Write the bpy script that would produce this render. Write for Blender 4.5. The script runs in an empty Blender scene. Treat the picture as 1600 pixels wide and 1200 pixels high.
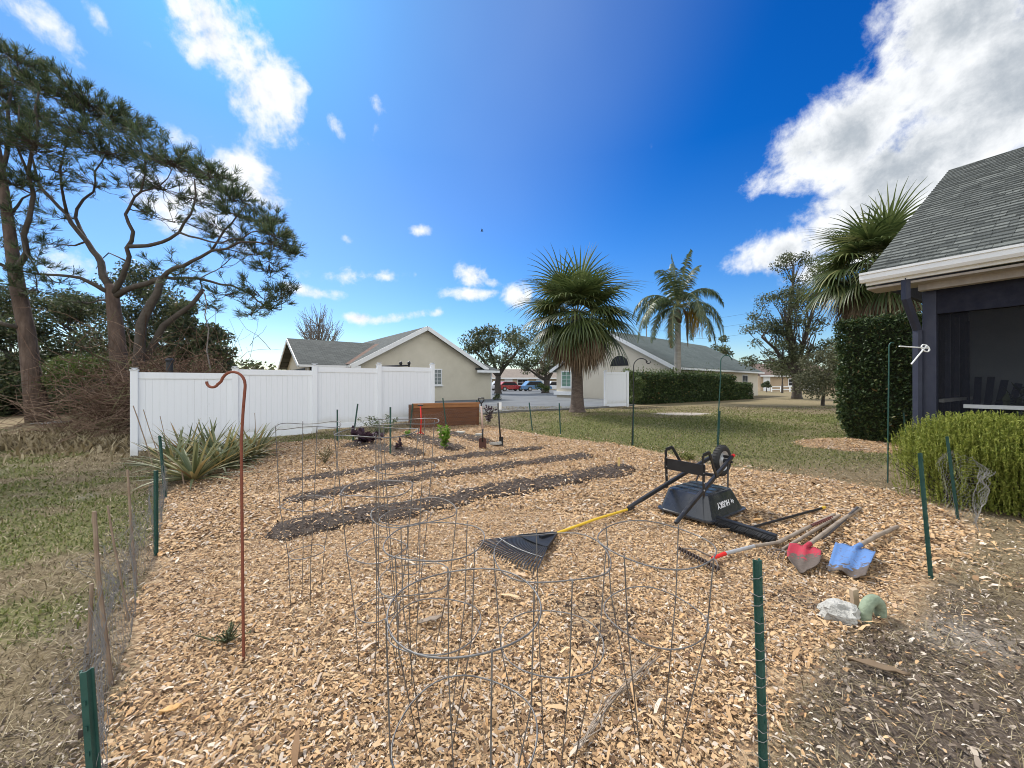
import bpy, math, random
import numpy as np
from mathutils import Vector, Matrix
random.seed(7); RNG = np.random.default_rng(11)
SC = bpy.context.scene
COL = SC.collection
# ---------------------------------------------------------------- site survey
FPX, CX, HY, EYE = 600.0, 800.0, 598.0, 1.5
def ss(a, b, x):
    t = np.clip((np.asarray(x, float) - a) / (b - a), 0, 1)
    return t * t * (3 - 2 * t)
def _h(i, j, s):
    v = np.sin(i * 127.1 + j * 311.7 + s * 74.7) * 43758.5453
    return v - np.floor(v)
def vn(x, y, sc, seed=0):
    x = np.asarray(x, float) * sc; y = np.asarray(y, float) * sc
    i = np.floor(x); j = np.floor(y); f = x - i; g = y - j
    f = f * f * (3 - 2 * f); g = g * g * (3 - 2 * g)
    return (_h(i, j, seed) * (1 - f) + _h(i + 1, j, seed) * f) * (1 - g) + (_h(i, j + 1, seed) * (1 - f) + _h(i + 1, j + 1, seed) * f) * g
def fbm(x, y, sc, seed=0):
    return .5 * vn(x, y, sc, seed) + .3 * vn(x, y, sc * 2.1, seed + 3) + .2 * vn(x, y, sc * 4.3, seed + 9)
def gz(x, y):
    x = np.asarray(x, float); y = np.asarray(y, float)
    z = .25 * ss(4, 15, y) - .2 * ss(3, 9, -x) * (1 - ss(10, 14, y))
    near = 1 - ss(14, 18, y)
    return z + near * (.05 * (vn(x, y, .9, 2) - .5) + .025 * (vn(x, y, 2.7, 5) - .5))
def at(px, py):
    z = 0.0
    for _ in range(30):
        d = (EYE - z) * FPX / (py - HY); x = (px - CX) / FPX * d; z = .5 * z + .5 * float(gz(x, d))
    return Vector((x, d, z))
def dp(px, py, d):
    return Vector(((px - CX) / FPX * d, d, EYE + (HY - py) / FPX * d))
def G(x, y, dz=0.0):
    return Vector((x, y, float(gz(x, y)) + dz))
# ---------------------------------------------------------------- objects
ORG = {}
def tag(o, label=None, cat=None, group=None, kind=None):
    if label: o['label'] = label
    if cat: o['category'] = cat
    if group: o['group'] = group
    if kind: o['kind'] = kind
    return o
def empty(name, loc, label, cat, group=None):
    o = bpy.data.objects.new(name, None); COL.objects.link(o)
    o.location = loc; o.empty_display_size = .1; ORG[o] = Vector(loc)
    return tag(o, label, cat, group)
def link(name, me, mat, parent=None, loc=None):
    o = bpy.data.objects.new(name, me); COL.objects.link(o)
    if mat is not None: me.materials.append(mat)
    if parent is not None:
        o.parent = parent; ORG[o] = ORG[parent]
    else:
        l = Vector(loc) if loc is not None else Vector((0, 0, 0)); o.location = l; ORG[o] = l
    return o
def npmesh(name, V, F, mat, parent=None, loc=None, smooth=False):
    """V (n,3) world coordinates, F (m,k) indices"""
    V = np.asarray(V, np.float32).reshape(-1, 3); F = np.asarray(F, np.int32)
    org = ORG[parent] if parent is not None else (Vector(loc) if loc is not None else Vector((0, 0, 0)))
    V = V - np.array(org, np.float32)
    me = bpy.data.meshes.new(name)
    m, k = F.shape
    me.vertices.add(len(V)); me.vertices.foreach_set('co', V.ravel())
    me.loops.add(m * k); me.loops.foreach_set('vertex_index', F.ravel())
    me.polygons.add(m); me.polygons.foreach_set('loop_start', np.arange(0, m * k, k, dtype=np.int32))
    if smooth: me.polygons.foreach_set('use_smooth', np.ones(m, bool))
    me.update(calc_edges=True)
    return link(name, me, mat, parent, loc)
def copy_tree(o, parent=None, loc=None):
    c = o.copy(); COL.objects.link(c)
    if parent is not None: c.parent = parent
    if loc is not None: c.location = loc
    ORG[c] = Vector(loc) if loc is not None else ORG.get(o, Vector())
    for ch in [x for x in bpy.data.objects if x.parent == o]: copy_tree(ch, c)
    return c
class MB:
    def __init__(s): s.v = []; s.f = []; s.uv = {}
    def add(s, vs, fs):
        b = len(s.v); s.v += [Vector(p) for p in vs]; s.f += [tuple(i + b for i in f) for f in fs]
    def box(s, c, size, X=None, Y=None, Z=None, taper=1.0):
        c = Vector(c); X = Vector(X or (1, 0, 0)).normalized(); Y = Vector(Y or (0, 1, 0)).normalized(); Z = Vector(Z).normalized() if Z else X.cross(Y).normalized()
        a, b, h = size[0] / 2, size[1] / 2, size[2] / 2
        vs = []
        for sz, t in ((-1, 1), (1, taper)):
            for sx, sy in ((-1, -1), (1, -1), (1, 1), (-1, 1)): vs.append(c + X * a * sx * t + Y * b * sy * t + Z * h * sz)
        s.add(vs, [(3, 2, 1, 0), (4, 5, 6, 7), (0, 1, 5, 4), (1, 2, 6, 5), (2, 3, 7, 6), (3, 0, 4, 7)]); return s
    def beam(s, p, q, w, h, up=(0, 0, 1)):
        p = Vector(p); q = Vector(q); d = (q - p); L = d.length; d.normalize()
        Y = Vector(up).cross(d)
        if Y.length < 1e-4: Y = Vector((1, 0, 0)).cross(d)
        Y.normalize(); Z = d.cross(Y)
        return s.box((p + q) / 2, (L, w, h), d, Y, Z)
    def tube(s, pts, r, n=8, cap=True):
        pts = [Vector(p) for p in pts]; m = len(pts)
        rs = r if isinstance(r, (list, tuple)) else [r] * m
        d = (pts[1] - pts[0]).normalized(); a = d.orthogonal().normalized(); b0 = len(s.v)
        for i, p in enumerate(pts):
            t = (pts[min(i + 1, m - 1)] - pts[max(i - 1, 0)])
            if t.length > 1e-9: t.normalize()
            else: t = d
            a = (a - t * a.dot(t))
            a = a.normalized() if a.length > 1e-6 else t.orthogonal().normalized()
            b = t.cross(a)
            for k in range(n):
                th = 2 * math.pi * k / n; s.v.append(p + (a * math.cos(th) + b * math.sin(th)) * rs[i])
        for i in range(m - 1):
            for k in range(n):
                s.f.append((b0 + i * n + k, b0 + i * n + (k + 1) % n, b0 + (i + 1) * n + (k + 1) % n, b0 + (i + 1) * n + k))
        if cap:
            s.f.append(tuple(b0 + k for k in range(n))[::-1]); s.f.append(tuple(b0 + (m - 1) * n + k for k in range(n)))
        return s
    def lathe(s, prof, c, ax=(0, 0, 1), n=20, cap=True):
        c = Vector(c); ax = Vector(ax).normalized(); a = ax.orthogonal().normalized(); b = ax.cross(a); b0 = len(s.v); m = len(prof)
        for r, h in prof:
            for k in range(n):
                th = 2 * math.pi * k / n; s.v.append(c + ax * h + (a * math.cos(th) + b * math.sin(th)) * r)
        for i in range(m - 1):
            for k in range(n):
                s.f.append((b0 + i * n + k, b0 + i * n + (k + 1) % n, b0 + (i + 1) * n + (k + 1) % n, b0 + (i + 1) * n + k))
        if cap: s.f.append(tuple(b0 + k for k in range(n))[::-1]); s.f.append(tuple(b0 + (m - 1) * n + k for k in range(n)))
        return s
    def prism(s, poly, off):
        off = Vector(off); n = len(poly); b = [Vector(p) for p in poly]
        s.add(b + [p + off for p in b], [tuple(range(n))[::-1], tuple(range(n, 2 * n))] + [(i, (i + 1) % n, n + (i + 1) % n, n + i) for i in range(n)]); return s
    def slab(s, e0, e1, r1, r0, th, uvs=1.0):
        """sloping roof slab with UV in metres on its top face"""
        e0, e1, r1, r0 = map(Vector, (e0, e1, r1, r0)); n = (e1 - e0).cross(r0 - e0).normalized()
        if n.z < 0: n = -n
        top = [e0, e1, r1, r0]; bot = [p - n * th for p in top]; b = len(s.f)
        s.add(top + bot, [(0, 1, 2, 3), (7, 6, 5, 4), (1, 0, 4, 5), (2, 1, 5, 6), (3, 2, 6, 7), (0, 3, 7, 4)])
        u = (e1 - e0).normalized(); w = n.cross(u)
        s.uv[b] = [((p - e0).dot(u), (p - e0).dot(w)) for p in top]
        return s
    def build(s, name, mat, parent=None, loc=None, smooth=False, autos=None):
        org = ORG[parent] if parent is not None else (Vector(loc) if loc is not None else Vector((0, 0, 0)))
        me = bpy.data.meshes.new(name); me.from_pydata([p - org for p in s.v], [], s.f)
        if s.uv:
            L = me.uv_layers.new(name='UVMap')
            for fi, cs in s.uv.items():
                p = me.polygons[fi]
                for k, li in enumerate(p.loop_indices): L.data[li].uv = cs[k]
        if smooth:
            me.polygons.foreach_set('use_smooth', np.ones(len(me.polygons), bool))
        me.update()
        if smooth and autos: me.set_sharp_from_angle(angle=math.radians(autos))
        return link(name, me, mat, parent, loc)
def bev(o, w=.004, seg=2):
    m = o.modifiers.new('edge', 'BEVEL'); m.width = w; m.segments = seg; m.limit_method = 'ANGLE'; return o
# ---------------------------------------------------------------- materials
def nodes(name):
    m = bpy.data.materials.new(name); m.use_nodes = True; t = m.node_tree; t.nodes.clear()
    out = t.nodes.new('ShaderNodeOutputMaterial'); return m, t, out
def ramp(t, cols, fac, interp='LINEAR'):
    r = t.nodes.new('ShaderNodeValToRGB'); e = r.color_ramp.elements; r.color_ramp.interpolation = interp
    n = len(cols)
    for i, c in enumerate(cols):
        pos, c = (c if len(c) == 2 else (i / max(n - 1, 1), c))
        el = e[i] if i < 2 else e.new(pos)
        el.position = pos; el.color = (*c, 1)
    t.links.new(fac, r.inputs[0]); return r.outputs[0]
def noise(t, vec, scale, detail=5, rough=.55, dist=0):
    n = t.nodes.new('ShaderNodeTexNoise'); n.inputs['Scale'].default_value = scale; n.inputs['Detail'].default_value = detail
    n.inputs['Roughness'].default_value = rough; n.inputs['Distortion'].default_value = dist
    if vec is not None: t.links.new(vec, n.inputs['Vector'])
    return n.outputs['Fac']
def mix(t, a, b, fac, mode='MIX'):
    n = t.nodes.new('ShaderNodeMix'); n.data_type = 'RGBA'; n.blend_type = mode
    for s, v in ((n.inputs[0], fac), (n.inputs[6], a), (n.inputs[7], b)):
        if hasattr(v, 'is_output'): t.links.new(v, s)
        elif isinstance(v, (int, float)): s.default_value = v
        else: s.default_value = (*v, 1)
    return n.outputs[2]
def math_(t, op, a, b=None, c=None, clamp=False):
    n = t.nodes.new('ShaderNodeMath'); n.operation = op; n.use_clamp = clamp
    for s, v in zip(n.inputs, (a, b, c)):
        if v is None: continue
        if hasattr(v, 'is_output'): t.links.new(v, s)
        else: s.default_value = v
    return n.outputs[0]
def mrange(t, v, a, b, c=0, d=1, smooth=True):
    n = t.nodes.new('ShaderNodeMapRange'); n.interpolation_type = 'SMOOTHSTEP' if smooth else 'LINEAR'
    t.links.new(v, n.inputs[0])
    for i, x in enumerate((a, b, c, d)): n.inputs[i + 1].default_value = x
    return n.outputs[0]
def coord(t, kind='Object', scale=None):
    c = t.nodes.new('ShaderNodeTexCoord').outputs[kind]
    if scale:
        m = t.nodes.new('ShaderNodeMapping'); m.inputs['Scale'].default_value = scale; t.links.new(c, m.inputs[0]); c = m.outputs[0]
    return c
def bsdf(t, out, col, rough=.7, metal=0, spec=.4, bump=None, bstr=.3, bdist=.01, **kw):
    p = t.nodes.new('ShaderNodeBsdfPrincipled')
    if hasattr(col, 'is_output'): t.links.new(col, p.inputs['Base Color'])
    else: p.inputs['Base Color'].default_value = (*col, 1)
    if hasattr(rough, 'is_output'): t.links.new(rough, p.inputs['Roughness'])
    else: p.inputs['Roughness'].default_value = rough
    p.inputs['Metallic'].default_value = metal; p.inputs['Specular IOR Level'].default_value = spec
    if bump is not None:
        b = t.nodes.new('ShaderNodeBump'); b.inputs['Strength'].default_value = bstr; b.inputs['Distance'].default_value = bdist
        t.links.new(bump, b.inputs['Height']); t.links.new(b.outputs[0], p.inputs['Normal'])
    if out is not None: t.links.new(p.outputs[0], out.inputs[0])
    return p
def pmat(name, cols, scale=6, rough=.7, metal=0, spec=.4, bscale=60, bstr=.25, bdist=.005, stretch=None, detail=6):
    m, t, out = nodes(name); c = coord(t, 'Object', stretch)
    col = ramp(t, cols, mrange(t, noise(t, c, scale, detail, .6), .25, .75, smooth=False))
    r = mrange(t, noise(t, c, scale * 2.3, 3), .3, .7, max(rough - .1, .05), min(rough + .1, 1), False)
    bsdf(t, out, col, r, metal, spec, noise(t, c, bscale, 4), bstr, bdist); return m
def leafmat(name, cols, trans=.35, rough=.55, spec=.3, var=.0):
    """each leaf its own tone out of the ramp, light passing through"""
    m, t, out = nodes(name); g = t.nodes.new('ShaderNodeNewGeometry')
    col = ramp(t, cols, g.outputs['Random Per Island'])
    p = bsdf(t, None, col, rough, 0, spec)
    tr = t.nodes.new('ShaderNodeBsdfTranslucent'); t.links.new(col, tr.inputs[0])
    mx = t.nodes.new('ShaderNodeMixShader'); mx.inputs[0].default_value = trans
    t.links.new(p.outputs[0], mx.inputs[1]); t.links.new(tr.outputs[0], mx.inputs[2]); t.links.new(mx.outputs[0], out.inputs[0])
    return m
# ---------------------------------------------------------------- camera, sun, sky
cam = bpy.data.cameras.new('camera'); co = bpy.data.objects.new('camera', cam); COL.objects.link(co)
co.location = (0, 0, EYE); co.rotation_euler = (math.radians(90), 0, 0)
cam.sensor_width = 36; cam.lens = 36 * FPX / 1600; cam.shift_y = -2 / 1600; cam.clip_start = .05; cam.clip_end = 3000
SC.camera = co
SUN_AZ, SUN_EL = math.radians(-38), math.radians(47)
sd = Vector((math.sin(SUN_AZ) * math.cos(SUN_EL), math.cos(SUN_AZ) * math.cos(SUN_EL), math.sin(SUN_EL)))
sl = bpy.data.lights.new('sun', 'SUN'); sl.energy = 3.0; sl.angle = math.radians(12); sl.color = (1, .95, .87)
so = bpy.data.objects.new('sun', sl); COL.objects.link(so); so.rotation_euler = (-sd).to_track_quat('-Z', 'Y').to_euler(); so.location = (0, 0, 30)
SC.view_settings.view_transform = 'Standard'; SC.view_settings.look = 'None'; SC.view_settings.exposure = .9; SC.view_settings.gamma = 1
SC.cycles.max_bounces = 6; SC.cycles.diffuse_bounces = 3; SC.cycles.transparent_max_bounces = 12; SC.cycles.use_denoising = True; SC.cycles.denoising_prefilter = 'ACCURATE'; SC.cycles.filter_width = 1.0
W = bpy.data.worlds.new('World'); SC.world = W; W.use_nodes = True; t = W.node_tree; t.nodes.clear()
wo = t.nodes.new('ShaderNodeOutputWorld'); bg = t.nodes.new('ShaderNodeBackground'); t.links.new(bg.outputs[0], wo.inputs[0])
sky = t.nodes.new('ShaderNodeTexSky'); sky.sky_type = 'NISHITA'; sky.sun_disc = False
sky.sun_elevation = SUN_EL; sky.sun_rotation = SUN_AZ; sky.air_density = 1.0; sky.dust_density = .6; sky.ozone_density = 2.5
hs = t.nodes.new('ShaderNodeHueSaturation'); hs.inputs['Saturation'].default_value = 1.3; hs.inputs['Value'].default_value = 1.0
t.links.new(sky.outputs[0], hs.inputs['Color'])
gm = t.nodes.new('ShaderNodeGamma'); gm.inputs[1].default_value = 1.0; t.links.new(hs.outputs[0], gm.inputs[0])
gen = t.nodes.new('ShaderNodeTexCoord').outputs['Generated']
sx = t.nodes.new('ShaderNodeSeparateXYZ'); t.links.new(gen, sx.inputs[0])
azn = math_(t, 'ARCTAN2', sx.outputs[0], sx.outputs[1]); eln = math_(t, 'ARCSINE', sx.outputs[2])
cb = t.nodes.new('ShaderNodeCombineXYZ'); t.links.new(azn, cb.inputs[0]); t.links.new(eln, cb.inputs[1])
pol = cb.outputs[0]
def azel(px, py):
    x = (px - CX) / FPX; return math.atan(x), math.atan((HY - py) / FPX / math.sqrt(1 + x * x))
def lobe(px, py, rx, ry, rot=0, pw=1.0):
    a, e = azel(px, py); k = 1 / math.hypot(1, (px - CX) / FPX, (HY - py) / FPX)
    m = t.nodes.new('ShaderNodeMapping'); m.vector_type = 'TEXTURE'
    m.inputs['Location'].default_value = (a, e, 0); m.inputs['Rotation'].default_value = (0, 0, math.radians(rot))
    m.inputs['Scale'].default_value = (rx / FPX * k * 1.15, ry / FPX * k * 1.15, 1)
    t.links.new(pol, m.inputs[0]); l = t.nodes.new('ShaderNodeVectorMath'); l.operation = 'LENGTH'; t.links.new(m.outputs[0], l.inputs[0])
    return mrange(t, l.outputs['Value'], 1.5, 0, 0, pw)
LOBES = [(50,25,95,40,-28,.8),(330,40,120,80,-40,.86),(405,125,110,75,-45,.88),(300,95,55,18,-25,.6),(155,30,50,20,-40,.62),(222,62,32,16,-40,.62),
    (275,212,50,24,-20,.8),(390,278,75,52,-25,.92),(300,330,120,75,-20,.78),(525,198,34,18,-45,.66),(590,165,26,22,-45,.52),(655,360,24,12,10,.78),(541,375,14,9,0,.66),
    (738,432,36,24,-25,.84),(733,458,52,13,0,.86),(765,442,20,10,0,.7),(808,462,32,22,10,.9),(470,453,56,13,-5,.85),(620,496,75,11,10,.72),(556,497,34,11,0,.8),(100,420,160,50,0,.5),
    (1500,40,130,110,0,1.3),(1590,130,190,150,0,1.4),(1430,140,110,90,35,1.15),(1340,205,110,80,30,1.3),(1260,235,95,50,20,1.1),(1450,250,170,85,15,1.5),(1390,320,120,55,35,1.35),(1320,350,100,46,30,1.2),(1225,392,85,36,12,1.05),(1330,395,110,30,20,1.0),(1180,250,20,10,0,.5),(1210,320,12,6,0,.6),
    (420,200,40,30,-30,.6),(470,130,30,18,-30,.62),(250,130,40,20,-30,.55),(120,95,30,14,-30,.55),(365,230,26,14,-50,.6),(590,205,16,30,10,.5),(595,432,20,8,0,.6),(680,490,18,9,0,.66),(1195,300,14,8,0,.6),(60,520,120,30,0,.4),(1180,470,120,18,0,.45),(560,430,220,14,8,.42)]
acc = None
for L in LOBES:
    v = lobe(*L); acc = v if acc is None else math_(t, 'MAXIMUM', acc, v)
def cloudnoise(off):
    ad = t.nodes.new('ShaderNodeVectorMath'); ad.operation = 'ADD'; t.links.new(pol, ad.inputs[0]); ad.inputs[1].default_value = off
    a = noise(t, ad.outputs[0], 7.5, 9, .62, .35); b = noise(t, ad.outputs[0], 26, 6, .6, .2)
    return math_(t, 'ADD', math_(t, 'MULTIPLY', a, .66), math_(t, 'MULTIPLY', b, .34))
n0 = cloudnoise((3.1, 1.7, .4)); n1 = cloudnoise((3.1 - .05, 1.7 + .05, .4))
dens = math_(t, 'ADD', acc, math_(t, 'MULTIPLY', math_(t, 'SUBTRACT', n0, .5), 2.7))
back = mrange(t, math_(t, 'ABSOLUTE', azn), 1.15, 1.9, 0, .95)  # cloud bank added behind the camera, unseen, as fill light
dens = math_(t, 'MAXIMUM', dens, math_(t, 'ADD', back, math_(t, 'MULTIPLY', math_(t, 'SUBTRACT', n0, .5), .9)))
cov = mrange(t, dens, .4, 1.0)
thick = mrange(t, dens, .8, 1.75)
lit = math_(t, 'SUBTRACT', n0, n1)
shade = mrange(t, math_(t, 'ADD', math_(t, 'MULTIPLY', thick, -1.05), math_(t, 'MULTIPLY', lit, 2.8)), -.95, .1)
ccol = mix(t, (3.0, 3.35, 3.75), (6.6, 6.75, 6.9), shade)
tint = ramp(t, [(0, (.95, .98, 1.0)), (.14, (.62, .82, 1.0)), (.32, (.34, .68, 1.0)), (.52, (.05, .5, .92)), (1, (.02, .42, .84))], mrange(t, eln, 0, 1.0, 0, 1, False))
base = mix(t, gm.outputs[0], tint, 1.0, 'MULTIPLY')
veil = mrange(t, noise(t, pol, 1.6, 3, .5, .2), .2, .8, .5, .72)
glow = t.nodes.new('ShaderNodeVectorMath'); glow.operation = 'DOT_PRODUCT'; t.links.new(gen, glow.inputs[0]); glow.inputs[1].default_value = sd
veil = math_(t, 'MULTIPLY', veil, mrange(t, glow.outputs['Value'], .6, .98, 0, .36))
base = mix(t, base, (4.6, 5.6, 6.6), veil)
ccol = mix(t, ccol, (1.55, 1.55, 1.55), mrange(t, math_(t, 'ABSOLUTE', azn), 1.3, 1.9), 'MULTIPLY')  # the added clouds behind the camera brightened further to lift the shade
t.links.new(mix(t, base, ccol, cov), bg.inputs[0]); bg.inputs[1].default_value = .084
# ---------------------------------------------------------------- shared materials
WHITE = pmat('white_vinyl', [(.79,.825,.86), (.84,.87,.9)], 1.2, .38, bscale=8, bstr=.05, stretch=(1,1,.2))
m, t, out = nodes('white_vinyl_fence'); gc = t.nodes.new('ShaderNodeTexCoord'); sz_ = t.nodes.new('ShaderNodeSeparateXYZ'); t.links.new(gc.outputs['Generated'], sz_.inputs[0])
nz = noise(t, gc.outputs['Object'], 5, 6, .65); d_ = mrange(t, math_(t, 'ADD', sz_.outputs[2], math_(t, 'MULTIPLY', nz, .22)), .3, .08); streak = mrange(t, noise(t, coord(t, 'Object', (6, 6, .5)), 3, 5), .5, .8, 0, .16)
vc = mix(t, (.82, .85, .885), (.5, .49, .4), math_(t, 'MULTIPLY', d_, .55)); vc = mix(t, vc, (.56, .58, .54), streak); bsdf(t, out, vc, .4, 0, .45, noise(t, gc.outputs['Object'], 3, 2), .06, .01); VINYL = m
WHITEP = pmat('white_paint', [(.7,.72,.72), (.8,.81,.8)], 3, .5)
STUCCO = pmat('beige_stucco', [(.49,.45,.355), (.565,.525,.42), (.615,.57,.465)], .7, .9, bscale=35, bstr=.6, bdist=.02)
STUCCO2 = pmat('cream_stucco', [(.56,.51,.41), (.63,.58,.48)], .7, .9, bscale=35, bstr=.6, bdist=.02)
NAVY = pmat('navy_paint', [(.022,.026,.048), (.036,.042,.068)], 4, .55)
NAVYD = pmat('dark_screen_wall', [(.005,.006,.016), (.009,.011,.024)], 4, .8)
GREENP = pmat('green_post_paint', [(.012,.05,.04), (.02,.075,.06), (.03,.09,.075)], 9, .5, bscale=80)
BLACKM = pmat('black_metal', [(.012,.012,.013), (.022,.022,.024)], 8, .45)
BLACKP = pmat('black_plastic', [(.013,.014,.017), (.024,.026,.03)], 10, .42, bscale=120)
RUBBER = pmat('rubber', [(.02,.02,.021), (.035,.034,.033)], 12, .8)
GALV = pmat('galvanised_wire', [(.09,.075,.065), (.16,.155,.15), (.24,.24,.235)], 14, .55, .4)
GALVR = pmat('rusting_wire', [(.09,.055,.035), (.16,.13,.11), (.2,.19,.18)], 9, .7, .2)
NETW = pmat('netting_wire', [(.15,.145,.135), (.27,.265,.255)], 5, .6, .3)
RUST = pmat('rust_red_rod', [(.13,.04,.022), (.22,.07,.04), (.17,.06,.04)], 22, .75)
WOODG = pmat('weathered_wood', [(.17,.13,.1), (.27,.22,.17), (.34,.29,.24)], 7, .85, stretch=(1,1,1), bstr=.5)
BAMBOO = pmat('old_bamboo', [(.17,.115,.075), (.27,.2,.14), (.33,.27,.2)], 6, .8)
BROWNW = pmat('stained_boards', [(.09,.036,.017), (.135,.055,.024), (.18,.075,.033)], 3, .75, stretch=(1,1,5), bstr=.6)
BROWNT = pmat('pale_brown_rail', [(.25,.11,.04), (.33,.15,.06)], 4, .7)
REDP = pmat('worn_red_paint', [(.17,.13,.11), (.2,.15,.13), (.42,.03,.045), (.5,.04,.06), (.22,.13,.11)], 10, .55)
REDB = pmat('red_paint', [(.6,.02,.015), (.7,.03,.02)], 8, .45)
BLUEP = pmat('worn_blue_paint', [(.17,.14,.1), (.12,.19,.34), (.075,.2,.52), (.1,.23,.55), (.19,.2,.22)], 11, .6)
YEL = pmat('yellow_handle', [(.66,.42,.03), (.74,.5,.05)], 10, .4)
YELST = pmat('yellow_stake', [(.6,.42,.16), (.68,.5,.22)], 10, .7)
CONC = pmat('white_concrete', [(.27,.26,.23), (.43,.42,.38), (.53,.52,.48)], 9, .95, bscale=35, bstr=1, bdist=.03)
GRNC = pmat('pale_green_cement', [(.15,.19,.13), (.24,.29,.2), (.32,.37,.28)], 9, .9, bscale=40, bstr=.8, bdist=.01)
BARK = pmat('pine_bark', [(.045,.032,.026), (.1,.07,.055), (.16,.115,.09)], 5, .95, bscale=11, bstr=1, bdist=.05, stretch=(1,1,.35))
BARKD = pmat('dark_bark', [(.05,.042,.036), (.1,.085,.07)], 5, .95, bscale=14, bstr=1, bdist=.03)
BARKG = pmat('grey_bark', [(.14,.125,.11), (.23,.21,.19)], 6, .95)
PALMT = pmat('palm_trunk_bark', [(.07,.05,.04), (.13,.098,.08), (.18,.14,.115)], 6, .95, bscale=13, bstr=1, bdist=.05, stretch=(1,1,2.2))
PALMG = pmat('grey_palm_stem', [(.26,.24,.21), (.38,.36,.32)], 2, .9, stretch=(1,1,5))
SOIL = pmat('dark_soil', [(.03,.021,.016), (.066,.048,.037), (.12,.093,.073)], 9, .97, bscale=28, bstr=1, bdist=.06)
GLASS = pmat('window_glass', [(.1,.12,.12), (.16,.19,.19)], 2, .12, spec=.8)
DARKO = pmat('dark_opening', [(.012,.012,.014), (.02,.02,.022)], 2, .6)
ALU = pmat('aluminium_rail', [(.4,.41,.41), (.5,.5,.5)], 8, .5, .4)
def shingle(name, c1, c2, mort):
    m, t, out = nodes(name); uv = coord(t, 'UV')
    b = t.nodes.new('ShaderNodeTexBrick'); t.links.new(uv, b.inputs['Vector'])
    b.inputs['Color1'].default_value = (*c1, 1); b.inputs['Color2'].default_value = (*c2, 1); b.inputs['Mortar'].default_value = (*mort, 1)
    b.inputs['Scale'].default_value = 1; b.inputs['Mortar Size'].default_value = .012; b.inputs['Brick Width'].default_value = .31; b.inputs['Row Height'].default_value = .145; b.inputs['Bias'].default_value = 0
    n = noise(t, uv, .6, 5); g = noise(t, uv, 60, 3)
    col = mix(t, b.outputs[0], ramp(t, [(.6,.6,.6), (1.25,1.22,1.18)], n), 1.0, 'MULTIPLY')
    col = mix(t, col, ramp(t, [(.7,.7,.7), (1.3,1.3,1.3)], g), 1.0, 'MULTIPLY')
    bsdf(t, out, col, .95, 0, .2, math_(t, 'SUBTRACT', math_(t, 'MULTIPLY', g, .3), b.outputs['Fac']), .5, .012); return m
ROOF = shingle('grey_green_shingles', (.075,.085,.082), (.115,.127,.122), (.05,.055,.055))
ROOF2 = shingle('pale_green_shingles', (.1,.125,.118), (.135,.16,.15), (.07,.085,.08))
ROOFP = shingle('porch_shingles', (.072,.08,.077), (.155,.168,.158), (.072,.08,.077))
ROOFT = pmat('tan_roof', [(.17,.14,.115), (.24,.2,.165)], 2, .9)
ROOFB = pmat('brown_roof', [(.11,.075,.06), (.16,.115,.095)], 2, .9)
ASPH = pmat('asphalt', [(.085,.092,.1), (.12,.13,.137), (.15,.158,.163)], .8, .9, bscale=70, bstr=.4)
# ---------------------------------------------------------------- garden outline and ground
GARDEN = [at(*p) for p in [(150,1210),(205,960),(240,845),(252,775),(300,738),(410,694),(480,688),(560,688),(640,668),(760,664),(830,677),(990,699),(1110,727),(1250,743),(1390,766),(1500,800),(1535,830),(1470,905),(1425,965),(1310,1005),(1225,1090),(1195,1210)]]
GARDEN = [(p.x, p.y) for p in GARDEN] + [(.75,.9), (-.95,.9)]
def inpoly(x, y, poly):
    x = np.asarray(x); y = np.asarray(y); r = np.zeros(x.shape, bool); n = len(poly); j = n - 1
    for i in range(n):
        xi, yi = poly[i]; xj, yj = poly[j]
        c = ((yi > y) != (yj > y)) & (x < (xj - xi) * (y - yi) / (yj - yi + 1e-12) + xi)
        r ^= c; j = i
    return r
def polydist(x, y, poly):
    d = np.full(np.shape(x), 1e9); n = len(poly)
    for i in range(n): d = np.minimum(d, segdist(x, y, poly[i], poly[(i + 1) % n])[0])
    return d
def segdist(x, y, a, b):
    ax, ay = a[0], a[1]; dx, dy = b[0] - ax, b[1] - ay; L = dx * dx + dy * dy
    tt = np.clip(((x - ax) * dx + (y - ay) * dy) / L, 0, 1)
    return np.hypot(x - ax - dx * tt, y - ay - dy * tt), tt
# beds: (pixel path, half width in metres, height)
BEDS = [([(466,826),(560,806),(700,783),(840,757),(968,734)], .25, .075, 'soil_bed', 'longest dark soil row, the one closest to the wire cages'),
        ([(476,778),(560,764),(660,747),(790,728),(910,713)], .2, .055, 'soil_bed', 'middle dark soil row between two other long rows'),
        ([(462,752),(560,737),(690,718),(842,701)], .18, .05, 'soil_bed', 'thin dark soil row farthest from the wire cages, before the spade'),
        ([(566,694),(600,700),(640,708)], .3, .06, 'soil_bed', 'short soil patch beside the dark purple leafy plant'),
        ([(640,681),(670,688),(708,700)], .24, .05, 'soil_bed', 'short soil patch behind the bright green lettuce stalk'),
        ([(700,677),(730,682),(758,691)], .24, .05, 'soil_bed', 'short soil patch left of the standing spade, near the brown bin')]
for b in BEDS: b[0][:] = [at(*p) for p in b[0]]
def beddist(x, y):
    d = np.full(np.shape(x), 9.0)
    for path, hw, *_ in BEDS:
        for a, b in zip(path, path[1:]): d = np.minimum(d, segdist(x, y, a, b)[0] / hw)
    return d
SPOTS = [(at(925,955), .3), (at(930,990), .2), (at(1250,940), .22), (at(1385,1010), .25)]
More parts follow.
